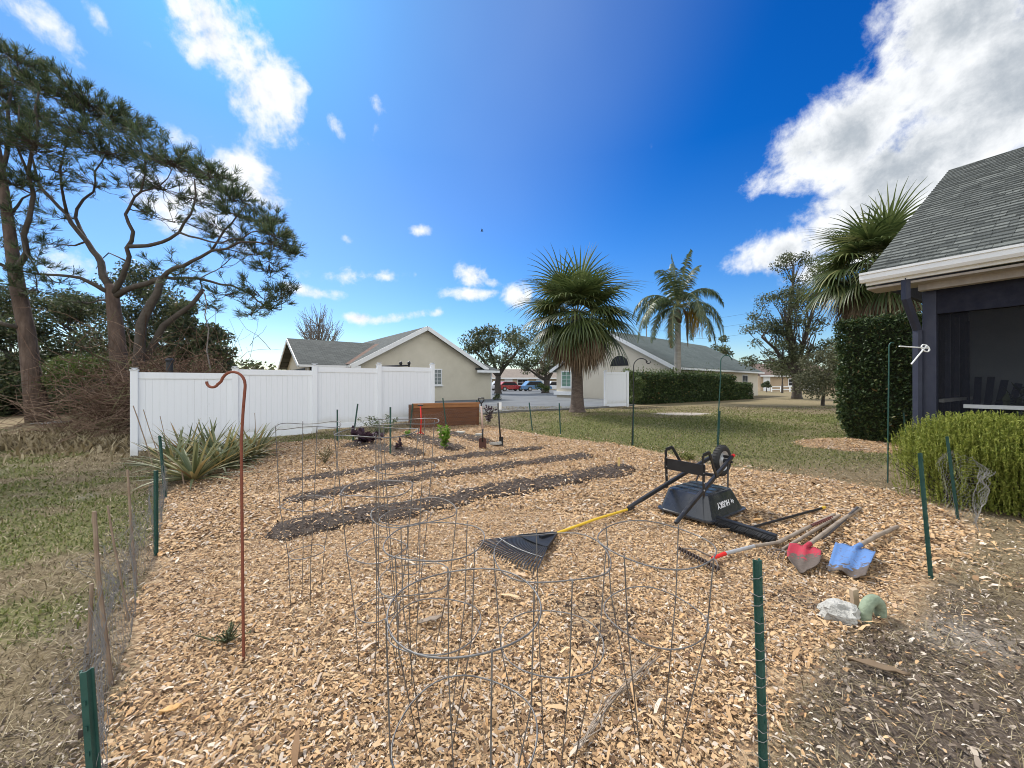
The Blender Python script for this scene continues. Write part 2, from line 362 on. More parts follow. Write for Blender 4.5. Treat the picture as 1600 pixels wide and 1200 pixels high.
def zones(x, y):
    """chips, green, dark mulch, sand  (0..1 each)"""
    wob = (fbm(x, y, 1.5, 21) - .5) * .35
    dist = polydist(x, y, GARDEN); ins = inpoly(x, y, GARDEN)
    sd_ = np.where(ins, dist, -dist) + wob * .6
    chips = ss(-.1, .1, sd_)
    hb = np.hypot((x - 8.0) / 1.6, (y - 8.5) / .9); chips = np.maximum(chips, ss(1.1, .9, hb + wob))
    side_r = ss(.2, .9, x - y * .25); side_l = 1 - side_r
    g = fbm(x, y, .55, 31); g2 = fbm(x, y, .17, 33)
    lawn = ss(6.0, 7.5, y) * ss(-1.5, 1.5, x)
    green = lawn * np.clip(ss(.3, .62, g) * .7 + ss(.35, .6, g2) * .5, 0, 1) * (1 - .75 * ss(13, 19, y)) + (1 - lawn) * side_l * np.clip(ss(.44, .6, fbm(x * .45 + y * .2, y - x * .1, .9, 31)) * .8 + .04, 0, 1) * ss(1.8, 2.6, y) * ss(12, 9, y)
    green = np.clip(green, 0, 1) * (1 - chips)
    dk = ss(1.9, .2, np.hypot(x - 1.9, (y - 1.5) * .9) + wob * 1.5) * side_r + ss(.8, .1, np.hypot(x - 3.0, y - 2.7) + wob) * .7 + side_l * ss(.55, 0, dist + wob) * ss(-.4, -1, x) * ss(12, 6, y) * .6
    dk = np.clip(dk, 0, 1) * (1 - chips)
    sand = ss(1, .5, np.hypot((x - 6.9) / 1.6, (y - 15.4) / .8) + wob) + side_l * ss(.66, .76, fbm(x, y, .8, 41)) * ss(10, 6, y) * .35 + ss(.55, .1, np.hypot(x - 2.6, (y - 2.3) * 1.8) + wob) * .5
    return chips, green, dk, np.clip(sand, 0, 1) * (1 - chips)
def axis(lo, hi, step, far, n):
    a = np.arange(lo, hi + step, step); g = np.geomspace(step, far, n)
    return np.concatenate([lo - g[::-1], a, hi + g])
gx = axis(-11, 11, .09, 900, 40); gy = axis(.4, 17, .09, 1400, 40); gy = gy[gy > -300]
X, Y = np.meshgrid(gx, gy); Z = gz(X, Y)
nx, ny = len(gx), len(gy)
I = (np.arange(ny - 1)[:, None] * nx + np.arange(nx - 1)[None]).ravel()
gr = npmesh('ground', np.stack([X, Y, Z], -1), np.stack([I, I + 1, I + nx + 1, I + nx], -1), None, smooth=True)
zc = zones(X.ravel(), Y.ravel())
ca = gr.data.color_attributes.new('zone', 'FLOAT_COLOR', 'POINT'); ca.data.foreach_set('color', np.stack(zc, -1).astype(np.float32).ravel())
m, t, out = nodes('ground_surface'); c = coord(t)
za = t.nodes.new('ShaderNodeAttribute'); za.attribute_name = 'zone'; zs = t.nodes.new('ShaderNodeSeparateColor'); t.links.new(za.outputs['Color'], zs.inputs[0])
n1 = noise(t, c, 1.3, 6); n2 = noise(t, c, 14, 7, .7); n3 = noise(t, c, 70, 4, .7)
dry = ramp(t, [(.1,.072,.042), (.19,.145,.085), (.26,.205,.125), (.32,.265,.175)], mrange(t, math_(t, 'ADD', math_(t, 'MULTIPLY', n2, .6), math_(t, 'MULTIPLY', n3, .4)), .3, .7, smooth=False))
grn = ramp(t, [(.075,.08,.026), (.14,.148,.052), (.215,.21,.09)], mrange(t, n2, .3, .7, smooth=False))
vo = t.nodes.new('ShaderNodeTexVoronoi'); vo.inputs['Scale'].default_value = 38; vm = t.nodes.new('ShaderNodeMapping'); vm.inputs['Scale'].default_value = (1, 1.7, 1); t.links.new(c, vm.inputs[0]); t.links.new(vm.outputs[0], vo.inputs['Vector'])
vs = t.nodes.new('ShaderNodeSeparateColor'); t.links.new(vo.outputs['Color'], vs.inputs[0])
chp = ramp(t, [(.16,.1,.06), (.3,.2,.115), (.44,.31,.185), (.52,.385,.24)], vs.outputs[0])
drk = ramp(t, [(.045,.034,.027), (.11,.085,.066), (.22,.18,.14)], mrange(t, n3, .3, .7, smooth=False))
snd = ramp(t, [(.32,.29,.25), (.45,.41,.36)], n2)
col = mix(t, dry, grn, zs.outputs[1]); col = mix(t, col, drk, zs.outputs[2]); col = mix(t, col, snd, za.outputs['Alpha']); col = mix(t, col, chp, zs.outputs[0])
bsdf(t, out, col, .95, 0, .15, math_(t, 'ADD', n3, n2), .8, .02); gr.data.materials.append(m)
tag(gr, 'flat yard of dry lawn, mulch and bare soil', 'ground', kind='structure')
# asphalt drive behind the palm
dpts = [(640,640),(755,648),(800,644),(905,640),(990,634),(1010,622),(880,614),(880,609),(760,609),(640,616)]
dv = [at(*p) for p in dpts]; mb = MB(); mb.add([(p.x, p.y, .256) for p in dv], [tuple(range(len(dv)))])
o = mb.build('driveway', ASPH); tag(o, 'grey asphalt drive between the two stucco houses', 'driveway', kind='structure')
mb = MB()
for a, b in zip(dv[1:5], dv[2:5]): mb.beam(Vector((a.x, a.y, .29)), Vector((b.x, b.y, .29)), .12, .1)
o = mb.build('kerb', pmat('kerb_concrete', [(.12,.12,.115), (.24,.235,.22)], 5, .9)); tag(o, 'low dark kerb along the drive edge by the palm', 'kerb', kind='structure')
# soil rows: one height field, ragged at the edges
def bedinfo(x, y):
    x = np.asarray(x, float); y = np.asarray(y, float); best = np.full(x.shape, 9.0); H = np.zeros(x.shape)
    wx = x + (vn(x, y, 6, 61) - .5) * .13 + (vn(x, y, 15, 62) - .5) * .07; wy = y + (vn(x, y, 6, 64) - .5) * .13 + (vn(x, y, 15, 65) - .5) * .07
    for path, hw, hh, *_ in BEDS:
        for a, b in zip(path, path[1:]):
            w = segdist(wx, wy, a, b)[0] / (hw * (.85 + .45 * vn(x, y, 1.6, 66))); k = w < best; best = np.where(k, w, best); H = np.where(k, hh, H)
    c = np.clip(best, 0, 1); h = .7 * H * (1 - c * c) ** .7 * (.6 + .8 * fbm(x, y, 7, 12)) + .04 * (fbm(x, y, 18, 14) - .48) * (1 - c ** 4)
    return best, np.where(best < 1, np.maximum(h, .002) + .006, -.02 - .02 * np.minimum(best - 1, 1))
for path, hw, hh, nm, lab in BEDS:
    P = [Vector((p.x, p.y, 0)) for p in path]; P[0] = P[0] + (P[0] - P[1]).normalized() * hw * 1.5; P[-1] = P[-1] + (P[-1] - P[-2]).normalized() * hw * 1.5; cum = [0]
    for a, b in zip(P, P[1:]): cum.append(cum[-1] + (b - a).length)
    S = int(cum[-1] / .03); C = int(hw * 3.4 / .03); Q = []
    for i in range(S + 1):
        s_ = cum[-1] * i / S; k = max(j for j in range(len(P) - 1) if cum[j] <= s_ + 1e-6 or j == 0); f = (s_ - cum[k]) / (cum[k + 1] - cum[k]); p = P[k].lerp(P[k + 1], f); dr = (P[k + 1] - P[k]).normalized(); nr = Vector((-dr.y, dr.x, 0))
        for j in range(C + 1): q = p + nr * ((j / C * 2 - 1) * hw * 1.7); Q.append((q.x, q.y))
    Q = np.array(Q); z = gz(Q[:, 0], Q[:, 1]) + bedinfo(Q[:, 0], Q[:, 1])[1]; I = (np.arange(S)[:, None] * (C + 1) + np.arange(C)[None]).ravel()
    o = npmesh(nm, np.column_stack([Q, z]), np.stack([I, I + 1, I + C + 2, I + C + 1], -1), SOIL, loc=path[len(path) // 2], smooth=True); tag(o, lab, 'garden bed', 'dark soil rows in the wood chip garden')
# ---------------------------------------------------------------- loose chips, grass, litter
def chips_mesh(name, x, y, mat, L=(.008, .032), seed=0, lift=.006, flat=.3, asp=(.16, .55)):
    r = np.random.default_rng(seed); n = len(x)
    le = r.uniform(*L, n) * r.choice([.45, .6, .8, 1, 1.35], n); w = le * r.uniform(*asp, n); h = le * r.uniform(.02, .16, n)
    ya = r.uniform(0, 2 * np.pi, n); pi = r.normal(0, flat, n); ro = r.normal(0, flat * .9, n)
    X1 = np.stack([np.cos(ya) * np.cos(pi), np.sin(ya) * np.cos(pi), np.sin(pi)], -1)
    S = np.stack([-np.sin(ya), np.cos(ya), 0 * ya], -1); N0 = np.cross(X1, S)
    Y1 = S * np.cos(ro)[:, None] + N0 * np.sin(ro)[:, None]; N1 = np.cross(X1, Y1)
    z = gz(x, y) + np.maximum(bedinfo(x, y)[1], 0) + lift + np.abs(np.sin(pi)) * le * .35 + r.uniform(0, .012, n)
    c = np.stack([x, y, z], -1); vs = []
    for a, b, k in ((-.5, -.35, 0), (-.42, .4, 0), (.02, -.5, 1), (-.03, .5, 1), (.5, -.28, 0), (.44, .42, 0)):
        ja = a + r.normal(0, .06, n); jb = b + r.normal(0, .08, n)
        vs.append(c + X1 * (ja * le)[:, None] + Y1 * (jb * w)[:, None] + N1 * (h * k)[:, None])
    V = np.stack(vs, 1).reshape(-1, 3); B = (np.arange(n) * 6)[:, None]
    Fq = np.concatenate([B + np.array([0, 2, 3, 1]), B + np.array([2, 4, 5, 3])], 0)
    return npmesh(name, V, Fq, mat)
def scatter(n, dens, box, seed):
    r = np.random.default_rng(seed); x = r.uniform(box[0], box[1], n); y = r.uniform(box[2], box[3], n)
    # candidates thinned by a density in pieces per square metre
    area = (box[1] - box[0]) * (box[3] - box[2]); k = r.uniform(0, n / area, n) < dens(x, y)
    k &= np.abs(x) < y * 1.42 + .5
    return x[k], y[k]
CHIPC = [(0,(.075,.045,.03)), (.07,(.21,.13,.075)), (.22,(.38,.245,.13)), (.46,(.55,.37,.2)), (.68,(.63,.46,.275)), (.79,(.56,.335,.155)), (.87,(.44,.38,.32)), (1,(.76,.66,.53))]
m, t, out = nodes('chip_wood'); g = t.nodes.new('ShaderNodeNewGeometry')
cc = ramp(t, CHIPC, g.outputs['Random Per Island']); cc = mix(t, cc, ramp(t, [(.66,.62,.58), (1.14,1.12,1.1)], noise(t, coord(t, 'Object', (1, 1, 1)), 1.3, 5)), 1.0, 'MULTIPLY')
bsdf(t, out, cc, .85, 0, .2); CHIP = m
def dens_chip(x, y):
    d = np.hypot(x, y); ch = ss(-.02, .12, np.where(inpoly(x, y, GARDEN), 1, -1) * polydist(x, y, GARDEN) + (fbm(x, y, 2.2, 23) - .5) * .35)
    ho = ss(1.1, .9, np.hypot((x - 8.0) / 1.6, (y - 8.5) / .9)); ch = np.maximum(ch, ho); ch = np.maximum(ch, .14 * ss(.75, .0, polydist(x, y, GARDEN)) * (x > .8))
    base = np.clip(11500 * (2.0 / np.maximum(d, 1.2)) ** .95, 1700, 14000)
    bed = ss(.7, 1.12, bedinfo(x, y)[0]) * .9 + .06 + .06 * fbm(x, y, 3, 3)
    sp = np.ones_like(d)
    for p, rr in SPOTS: sp *= 1 - .86 * ss(rr, rr * .3, np.hypot(x - p.x, y - p.y) + (fbm(x, y, 7, 4) - .5) * .25)
    return base * ch * bed * sp
x, y = scatter(2400000, dens_chip, (-9, 9, .85, 13), 5)
far_ = np.hypot(x, y) > 4.5
o = chips_mesh('wood_chips', x[~far_], y[~far_], CHIP, seed=1); tag(o, 'tan wood chips spread over the garden plot, near half', 'wood chips', kind='stuff')
o = chips_mesh('wood_chips', x[far_], y[far_], CHIP, (.016, .05), seed=2, lift=.007, flat=.28); tag(o, 'tan wood chips spread over the garden plot, far half', 'wood chips', kind='stuff')
SOILC = leafmat('soil_crumbs', [(0,(.03,.021,.016)), (.6,(.07,.051,.04)), (.9,(.14,.105,.08)), (1,(.24,.19,.15))], 0, .97, .1)
def dens_soil(x, y):
    d = bedinfo(x, y)[0]; s = ss(1.7, .8, d) * 1500
    for p, rr in SPOTS: s = s + 5200 * ss(rr * 1.15, rr * .3, np.hypot(x - p.x, y - p.y) + (fbm(x, y, 7, 4) - .5) * .3)
    return s + 60 * ss(.5, .7, fbm(x, y, 3, 71)) * inpoly(x, y, GARDEN)
x, y = scatter(420000, dens_soil, (-5, 5, .9, 12), 15)
o = chips_mesh('soil_crumbs', x, y, SOILC, (.008, .026), seed=6, lift=.008, flat=.4); tag(o, 'dark soil crumbs spilled along the soil rows', 'soil', kind='stuff')
def dens_spl(x, y): return 26 * inpoly(x, y, GARDEN) * np.clip(3 / np.hypot(x, y), .2, 1.6)
x, y = scatter(160000, dens_spl, (-6, 6, .9, 12), 35)
o = chips_mesh('wood_splinters', x, y, CHIP, (.06, .12), seed=9, lift=.014, flat=.15, asp=(.07, .2)); tag(o, 'long splinters lying among the wood chips', 'splinters', kind='stuff')
# stray grey bark litter round the edges of the plot
LIT = leafmat('litter', [(0,(.04,.03,.023)), (.35,(.12,.092,.07)), (.6,(.25,.2,.155)), (.84,(.42,.355,.28)), (1,(.62,.55,.46))], .0, .95, .1)
def dens_lit(x, y):
    c_, g_, dk, s_ = zones(x, y); d = np.hypot(x, y)
    return (dk * 3000 + (1 - c_) * ss(.55, .1, polydist(x, y, GARDEN)) * 1400 + s_ * 200 + (1 - c_) * ss(2, 0, x - y * .2 - 1) * 0) * np.clip(2.2 / d, .15, 1.2)
x, y = scatter(320000, dens_lit, (-9, 7, .85, 10), 8)
o = chips_mesh('bark_litter', x, y, LIT, (.008, .03), seed=3, flat=.35); tag(o, 'grey bark litter and bits strewn round the plot edges', 'litter', kind='stuff')
def blades(name, x, y, mat, h=(.03, .08), w=.004, lean=.6, seed=0, curl=.5):
    r = np.random.default_rng(seed); n = len(x); hh = r.uniform(*h, n); a = r.uniform(0, 2 * np.pi, n); le = np.clip(r.normal(lean, .28, n), 0, 1.5)
    D = np.stack([np.cos(a), np.sin(a), 0 * a], -1); s = np.stack([-np.sin(a), np.cos(a), 0 * a], -1)
    dd = np.maximum(np.hypot(x, y) / 3.0, 1) ** .8; ww = (w * dd * r.uniform(.7, 1.4, n))[:, None]
    b = np.stack([x, y, gz(x, y) + .0], -1); up = np.array([0, 0, 1.0])
    m1 = b + D * (np.sin(le) * hh * .5)[:, None] + up * (np.cos(le) * hh * .55)[:, None]
    le2 = le + curl; e = m1 + D * (np.sin(le2) * hh * .5)[:, None] + up * (np.maximum(np.cos(le2), -.3) * hh * .5)[:, None]
    V = np.stack([b - s * ww, b + s * ww, m1 + s * ww * .8, m1 - s * ww * .8, e], 1).reshape(-1, 3); B = (np.arange(n) * 5)[:, None]
    Q = B + np.array([0, 1, 2, 3]); T = B + np.array([3, 2, 4, 4])
    # the tip is a thin quad so that one index width serves the mesh
    V = V.reshape(-1, 5, 3); V = np.concatenate([V, (e + s * ww * .15)[:, None]], 1).reshape(-1, 3); B = (np.arange(n) * 6)[:, None]
    return npmesh(name, V, np.concatenate([B + np.array([0, 1, 2, 3]), B + np.array([3, 2, 5, 4])], 0), mat)
DRYG = leafmat('dry_grass', [(0,(.09,.067,.036)), (.35,(.2,.157,.087)), (.7,(.32,.26,.155)), (1,(.47,.4,.27))], .25, .8, .15)
LIVG = leafmat('live_grass', [(0,(.075,.09,.022)), (.5,(.15,.175,.046)), (.85,(.24,.245,.085)), (1,(.37,.32,.16))], .3, .7, .2)
fall = lambda x, y, k: np.clip((2.6 / np.maximum(np.hypot(x, y), 1)) ** 1.2, .04, 1.4) * k
def dens_dry(x, y):
    c_, g_, dk, s_ = zones(x, y); return fall(x, y, 4200) * (1 - c_) * (1 - .75 * g_) * (1 - .5 * dk) * (1 - .6 * s_) * (.45 + fbm(x, y, 2.1, 51))
x, y = scatter(1500000, dens_dry, (-16, 16, .85, 20), 9); left = x < y * .1
o = blades('dry_grass', x[left], y[left], DRYG, (.03, .1), .002, 1.2, 1, .35); tag(o, 'matted dry brown grass outside the plot, fence side', 'grass', kind='stuff')
o = blades('dry_grass', x[~left], y[~left], DRYG, (.035, .11), .0013, 1.3, 2, .3); tag(o, 'matted dry straw outside the plot, porch side', 'grass', kind='stuff')
def dens_tuft(x, y):
    c_, g_, dk, s_ = zones(x, y); return fall(x, y, 450) * (1 - c_) * ss(.62, .74, fbm(x, y, 3.5, 91)) * (1 - dk)
x, y = scatter(900000, dens_tuft, (-16, 16, .85, 20), 29)
o = blades('grass_tufts', x, y, DRYG, (.06, .16), .0022, .6, 5, .7); tag(o, 'taller straw coloured grass tufts scattered over the lawn', 'grass', kind='stuff')
def dens_grn(x, y):
    c_, g_, dk, s_ = zones(x, y); return fall(x, y, 4200) * g_ * (1 - c_) * (1 - s_)
x, y = scatter(900000, dens_grn, (-16, 18, .85, 20), 10)
o = blades('lawn_grass', x, y, LIVG, (.022, .06), .0032, .75, 3); tag(o, 'short green lawn grass growing in patches', 'grass', kind='stuff')
# ---------------------------------------------------------------- houses
def frame(o, du, dv):
    o = Vector((o[0], o[1], 0)); du = Vector((*du, 0)).normalized(); dv = Vector((*dv, 0)).normalized()
    f = lambda a, b, z: o + du * a + dv * b + Vector((0, 0, z)); f.u = du; f.v = dv; return f
def window(root, P, a0, a1, z0, z1, v, grid=(2, 2), glass=None, fr=.05, depth=.06, fm=None):
    """window in the wall plane v of frame P"""
    fm = fm or WHITEP; mb = MB()
    for s, (p, q) in enumerate((((a0, z0), (a1, z0)), ((a0, z1), (a1, z1)))): mb.box(P((p[0] + q[0]) / 2, v - depth / 2, p[1]), (a1 - a0 + fr * 2, depth, fr * 1.6), P.u, P.v)
    for a in (a0, a1): mb.box(P(a, v - depth / 2 + .003, (z0 + z1) / 2), (fr, depth, z1 - z0 - fr * 1.6), P.u, P.v)
    for i in range(1, grid[0]): mb.box(P(a0 + (a1 - a0) * i / grid[0], v - .025, (z0 + z1) / 2), (.022, .03, z1 - z0 - fr * 1.7), P.u, P.v)
    for i in range(1, grid[1]): mb.box(P((a0 + a1) / 2, v - .028, z0 + (z1 - z0) * i / grid[1]), (a1 - a0 - fr, .034, .03), P.u, P.v)
    w = mb.build('window', fm, root)
    MB().box(P((a0 + a1) / 2, v - .008, (z0 + z1) / 2), (a1 - a0 - fr + .004, .02, z1 - z0 - fr), P.u, P.v).build('pane', glass or GLASS, w)
    MB().box(P((a0 + a1) / 2, v - .05, z0 - fr * 1.4), (a1 - a0 + .2, .12, .05), P.u, P.v).build('sill', fm, w)
    return w
# --- left house
P = frame((-9.45, 22.5), (.78, .62), (-.62, .78)); GZ = .2
hl = empty('stucco_house', P(4.9, 4, .25), 'beige stucco house with grey shingle gable behind the white fence', 'house')
mb = MB(); mb.prism([P(.45, .35, GZ), P(9.4, .35, GZ), P(9.4, .35, 2.6), P(4.9, .35, 5.1), P(.45, .35, 2.65)], P.v * 15.4)
mb.prism([P(9.404, .352, GZ), P(10.3, .352, GZ), P(10.3, .352, 2.45), P(9.404, .352, 2.45)], P.v * 7)
W1 = frame((-11.9, 21.4), (.78, .62), (-.62, .78))
mb.prism([W1(.5, .45, GZ), W1(.5, 7.3, GZ), W1(.5, 7.3, 2.5), W1(.5, 3.88, 4.2), W1(.5, .45, 2.5)], W1.u * 4)
mb.build('wall', STUCCO, hl)
mb = MB()
mb.slab(P(0, 0, 2.56), P(0, 16.2, 2.56), P(4.9, 16.2, 5.26), P(4.9, 0, 5.26), .14)
mb.slab(P(9.8, 0, 2.56), P(9.8, 16.2, 2.56), P(4.9, 16.2, 5.26), P(4.9, 0, 5.26), .14)
ro = mb.build('roof', ROOF, hl)
mb = MB(); mb.slab(W1(0, 0, 2.55), W1(7.5, 0, 2.55), W1(7.5, 3.88, 4.34), W1(0, 3.88, 4.34), .13); mb.slab(W1(0, 7.76, 2.55), W1(7.5, 7.76, 2.55), W1(7.5, 3.88, 4.34), W1(0, 3.88, 4.34), .13)
mb.build('wing_roof', ROOF, hl)
mb = MB(); mb.slab(P(8.9, -.1, 2.46), P(10.75, -.1, 2.46), P(10.2, 3.4, 3.6), P(8.9, 3.4, 3.6), .12); mb.slab(P(10.75, -.1, 2.46), P(10.75, 6.8, 2.46), P(10.2, 3.4, 3.6), P(10.2, 3.38, 3.6), .12)
mb.build('side_roof', ROOF, hl)
mb = MB()  # rake boards, gutters
for a, b in (((0, 2.42), (4.9, 5.12)), ((9.8, 2.42), (4.9, 5.12))): mb.beam(P(a[0], -.02, a[1] + .02), P(b[0], -.02, b[1] + .02), .05, .26)
mb.box(P(.3, .12, 2.4), (.55, .3, .2), P.u, P.v); mb.box(P(9.75, -.13, 2.33), (2.0, .1, .17), P.u, P.v)
mb.beam(P(-.06, 0, 2.46), P(-.06, 16, 2.46), .11, .13)
mb.build('rake_board', WHITEP, hl)
mb = MB()
mb.beam(W1(-.02, 0, 2.42), W1(-.02, 3.88, 4.2), .05, .2); mb.beam(W1(-.02, 7.76, 2.42), W1(-.02, 3.88, 4.2), .05, .2); mb.beam(W1(0, -.07, 2.46), W1(3.5, -.07, 2.46), .11, .13)
mb.build('wing_fascia', WHITEP, hl)
mb = MB(); mb.box(P(10.31, .335, 1.3), (.1, .06, 2.15), P.u, P.v); mb.build('corner_trim', WHITEP, hl)
window(hl, P, 5.45, 6.1, 1.35, 2.42, .35, (2, 4))
mb = MB(); mb.box(W1(1.8, .44, 1.95), (2.3, .03, .9), W1.u, W1.v); mb.box(W1(.49, 3.9, 1.9), (.03, 6, .9), W1.u, W1.v); mb.build('porch_screen', DARKO, hl)
mb = MB()
for a in (.55, 1.4, 2.25): MB().box(W1(a, .415, 1.95), (.09, .03, .9), W1.u, W1.v).build('screen_post', WHITEP, hl)
VAL = pmat('rusty_valley', [(.09,.05,.035), (.14,.075,.05)], 4, .9)
vp = [dp(520, 567, 23.6), dp(512, 567, 23.6), dp(566, 537, 28.6), dp(574, 538, 28.6)]
# brown needles caught in the valley, laid along the line where both slopes meet
va = []; 
for k in range(9):
    v_ = .15 + k * .55
    for du_ in (-.22, .25):
        a_ = .3 + v_ * .62 + du_
    va.append(v_)
def roofz_main(a): return 2.56 + a * .551
mb = MB(); L_ = []
for k in range(12):
    s_ = k / 11
    q = W1(2.6 + 0 * s_, 0, 0)
    # intersection of the wing's front slope with the main house's left slope
    zz = 2.58 + s_ * 1.7; wv = (zz - 2.55) / (1.79 / 3.88); au = (zz - 2.56) / .551
    base = P(au, 0, 0); rel = (W1(0, wv, 0) - base).dot(P.v); L_.append(P(au, rel, zz + .03))
for a, b in zip(L_, L_[1:]):
    mb.beam(a + Vector((0, 0, .005)), b + Vector((0, 0, .005)), .42, .03)
mb.build('valley_litter', VAL, hl)
mb = MB(); mb.tube([P(.2, .1, 2.4), P(.55, .28, 2.2), P(.55, .28, .3)], .045, 8); mb.build('downpipe', WHITEP, hl)
# --- right house
Q = frame((3.3, 33.0), (.67, -.74), (.74, .67))
hr = empty('stucco_house', Q(5.4, 8, .25), 'cream stucco house with long pale green roof behind clipped hedge', 'house')
mb = MB(); mb.prism([Q(.35, .4, GZ), Q(10.45, .4, GZ), Q(10.45, .4, 2.55), Q(5.4, .4, 5.3), Q(.35, .4, 2.55)], Q.v * 18.4); mb.build('wall', STUCCO2, hr)
mb = MB(); mb.slab(Q(0, 0, 2.56), Q(0, 19.2, 2.56), Q(5.4, 19.2, 5.5), Q(5.4, 0, 5.5), .14); mb.slab(Q(10.8, 0, 2.56), Q(10.8, 19.2, 2.56), Q(5.4, 19.2, 5.5), Q(5.4, 0, 5.5), .14); mb.build('roof', ROOF2, hr)
mb = MB()
for a in (0, 10.8): mb.beam(Q(a, -.02, 2.46), Q(5.4, -.02, 5.4), .05, .24)
mb.beam(Q(10.86, 0, 2.45), Q(10.86, 19.2, 2.45), .11, .14); mb.beam(Q(-.06, 0, 2.45), Q(-.06, 19.2, 2.45), .11, .14); mb.build('rake_board', WHITEP, hr)
GREENB = pmat('green_blinds', [(.1,.2,.15), (.2,.33,.26)], 3, .4, stretch=(1, 1, 12))
window(hr, Q, .95, 1.95, 1.15, 2.45, .4, (2, 4), GREENB, .07)
mb = MB(); mb.box(Q(1.2, .3, .62), (2.0, .22, .3), Q.u, Q.v); mb.build('wall_ledge', WHITEP, hr)
mb = MB(); n = 14; pts = [Q(6.5 + .75 * math.cos(math.pi * k / n), .37, 2.75 + .75 * math.sin(math.pi * k / n)) for k in range(n + 1)]; mb.prism(pts, Q.v * .05); mb.build('arched_window', DARKO, hr)
window(hr, frame(Q(10.45, 0, 0)[:2], Q.v[:2], (-Q.u)[:2]), 14.2, 15.6, 1.1, 2.2, 0.0, (2, 2), DARKO)
# --- far houses and street
def far_house(px0, px1, d, name, label, roofm, wallm, ze=2.6, zr=4.4, doors=(), wins=()):
    x0 = (px0 - CX) / FPX * d; x1 = (px1 - CX) / FPX * d; F_ = frame((x0, d), (1, 0), (0, 1)); Wd = x1 - x0
    h = empty(name, F_(Wd / 2, 4, .25), label, 'house')
    mb = MB(); mb.prism([F_(.4, .5, .1), F_(Wd - .4, .5, .1), F_(Wd - .4, .5, ze), F_(.4, .5, ze)], F_.v * 8); mb.build('wall', wallm, h)
    mb = MB(); mb.slab(F_(0, 0, ze), F_(Wd, 0, ze), F_(Wd - 1.5, 4.5, zr), F_(1.5, 4.5, zr), .2); mb.slab(F_(0, 9, ze), F_(Wd, 9, ze), F_(Wd - 1.5, 4.5, zr), F_(1.5, 4.5, zr), .2); mb.build('roof', roofm, h)
    mb = MB(); mb.box(F_(Wd / 2, -.06, ze - .08), (Wd, .1, .2)); mb.build('gutter', WHITEP, h)
    for a, b in doors: MB().box(F_((a + b) / 2 * Wd, .47, 1.3), ((b - a) * Wd, .08, 2.1)).build('door', WHITEP, h)
    for a, b in wins: window(h, F_, a * Wd, b * Wd, 1.0, 2.1, .5, (2, 2), DARKO, .1)
    return h
far_house(745, 905, 66, 'ranch_house', 'distant tan roofed house across the street behind parked cars', ROOFT, pmat('tan_wall', [(.42,.35,.24), (.5,.42,.3)], 1, .9), 2.35, 4.0, ((.27,.35), (.58,.66)), ((.4,.5),))
far_house(1188, 1320, 58, 'ranch_house', 'distant brown roofed house beyond the lawn, right of the hedge', ROOFB, pmat('tan_wall', [(.36,.27,.18), (.45,.35,.24)], 1, .9), 2.6, 4.6, ((.62,.7), (.06,.14)), ((.36,.5),))
mb = MB()
for k in range(6): mb.box((36.5 + k * 1.3, 54, .6), (.12, .12, .9))
for z in (.55, .95): mb.box((39.75, 53.9, z), (6.6, .05, .14))
o = mb.build('rail_fence', WHITEP, loc=(39.7, 54, .25)); tag(o, 'low white rail fence in front of the distant brown roofed house', 'fence')
def car(px, d, name, label, body, L=4.4, Hh=1.45, head=0.0, pickup=False):
    c0 = Vector(((px - CX) / FPX * d, d, .25)); r = empty(name, c0, label, 'car'); ca, sa = math.cos(head), math.sin(head)
    F_ = frame(c0[:2], (ca, sa), (-sa, ca)); z = .25
    pm = pmat('car_paint', [body, tuple(min(1, k * 1.15) for k in body)], 2, .25, spec=.6)
    side = [(-.5,.28), (.5,.28), (.5,.6), (.46,.78), (.22,.84), (-.5,.86)] 
    mb = MB(); mb.prism([F_(a * L, -.85, z + b) for a, b in side], F_.v * 1.7); o = mb.build('body', pm, r); bev(o, .06)
    cab = [(.2,.83), (.08,1.42), (-.12,1.46), (-.2,.83)] if pickup else [(.24,.82), (.1,Hh), (-.32,Hh), (-.47,.84)]
    mb = MB(); mb.prism([F_(a * L, -.76, z + b) for a, b in cab], F_.v * 1.52); cb_ = mb.build('cabin', pm, r)
    ins = [(a * L * .9 - .05, (b - .86) * .78 + .9) for a, b in cab]
    mb = MB(); mb.prism([F_(a, -.772, z + b) for a, b in ins], F_.v * 1.544); mb.build('window', DARKO, cb_)
    if pickup:
        mb = MB(); mb.box(F_(-.35 * L, 0, z + .87), (L * .27, 1.4, .03), F_.u, F_.v); mb.build('cargo_bed', DARKO, r)
    for a in (-.31, .31):
        for s in (-.8, .8):
            mb = MB(); mb.lathe([(.2, -.1), (.33, -.1), (.34, 0), (.33, .1), (.2, .1)], F_(a * L, s, z + .34), F_.v, 16); w = mb.build('wheel', RUBBER, r, smooth=True, autos=40)
            MB().lathe([(.02, -.11), (.2, -.11), (.2, .11), (.02, .11)], F_(a * L, s, z + .34), F_.v, 14).build('rim', ALU, w)
    for s in (-.6, .6): MB().box(F_(.5 * L + .01, s, z + .68), (.04, .3, .13), F_.u, F_.v).build('headlight', WHITEP, r)
    return r
car(797, 57, 'parked_car', 'red car parked far off beside the beige house corner', (.35,.03,.03), 4.3, 1.4, .5)
car(786, 63, 'parked_car', 'silver white car half hidden behind the red one', (.5,.52,.55), 4.4, 1.5, .3)
car(838, 57, 'parked_car', 'blue car parked far off near the oak trunk', (.09,.2,.36), 4.4, 1.5, .35)
car(866, 58, 'pickup_truck', 'white pickup truck at the corner of the cream house', (.65,.66,.67), 5.4, 1.5, .2, True)
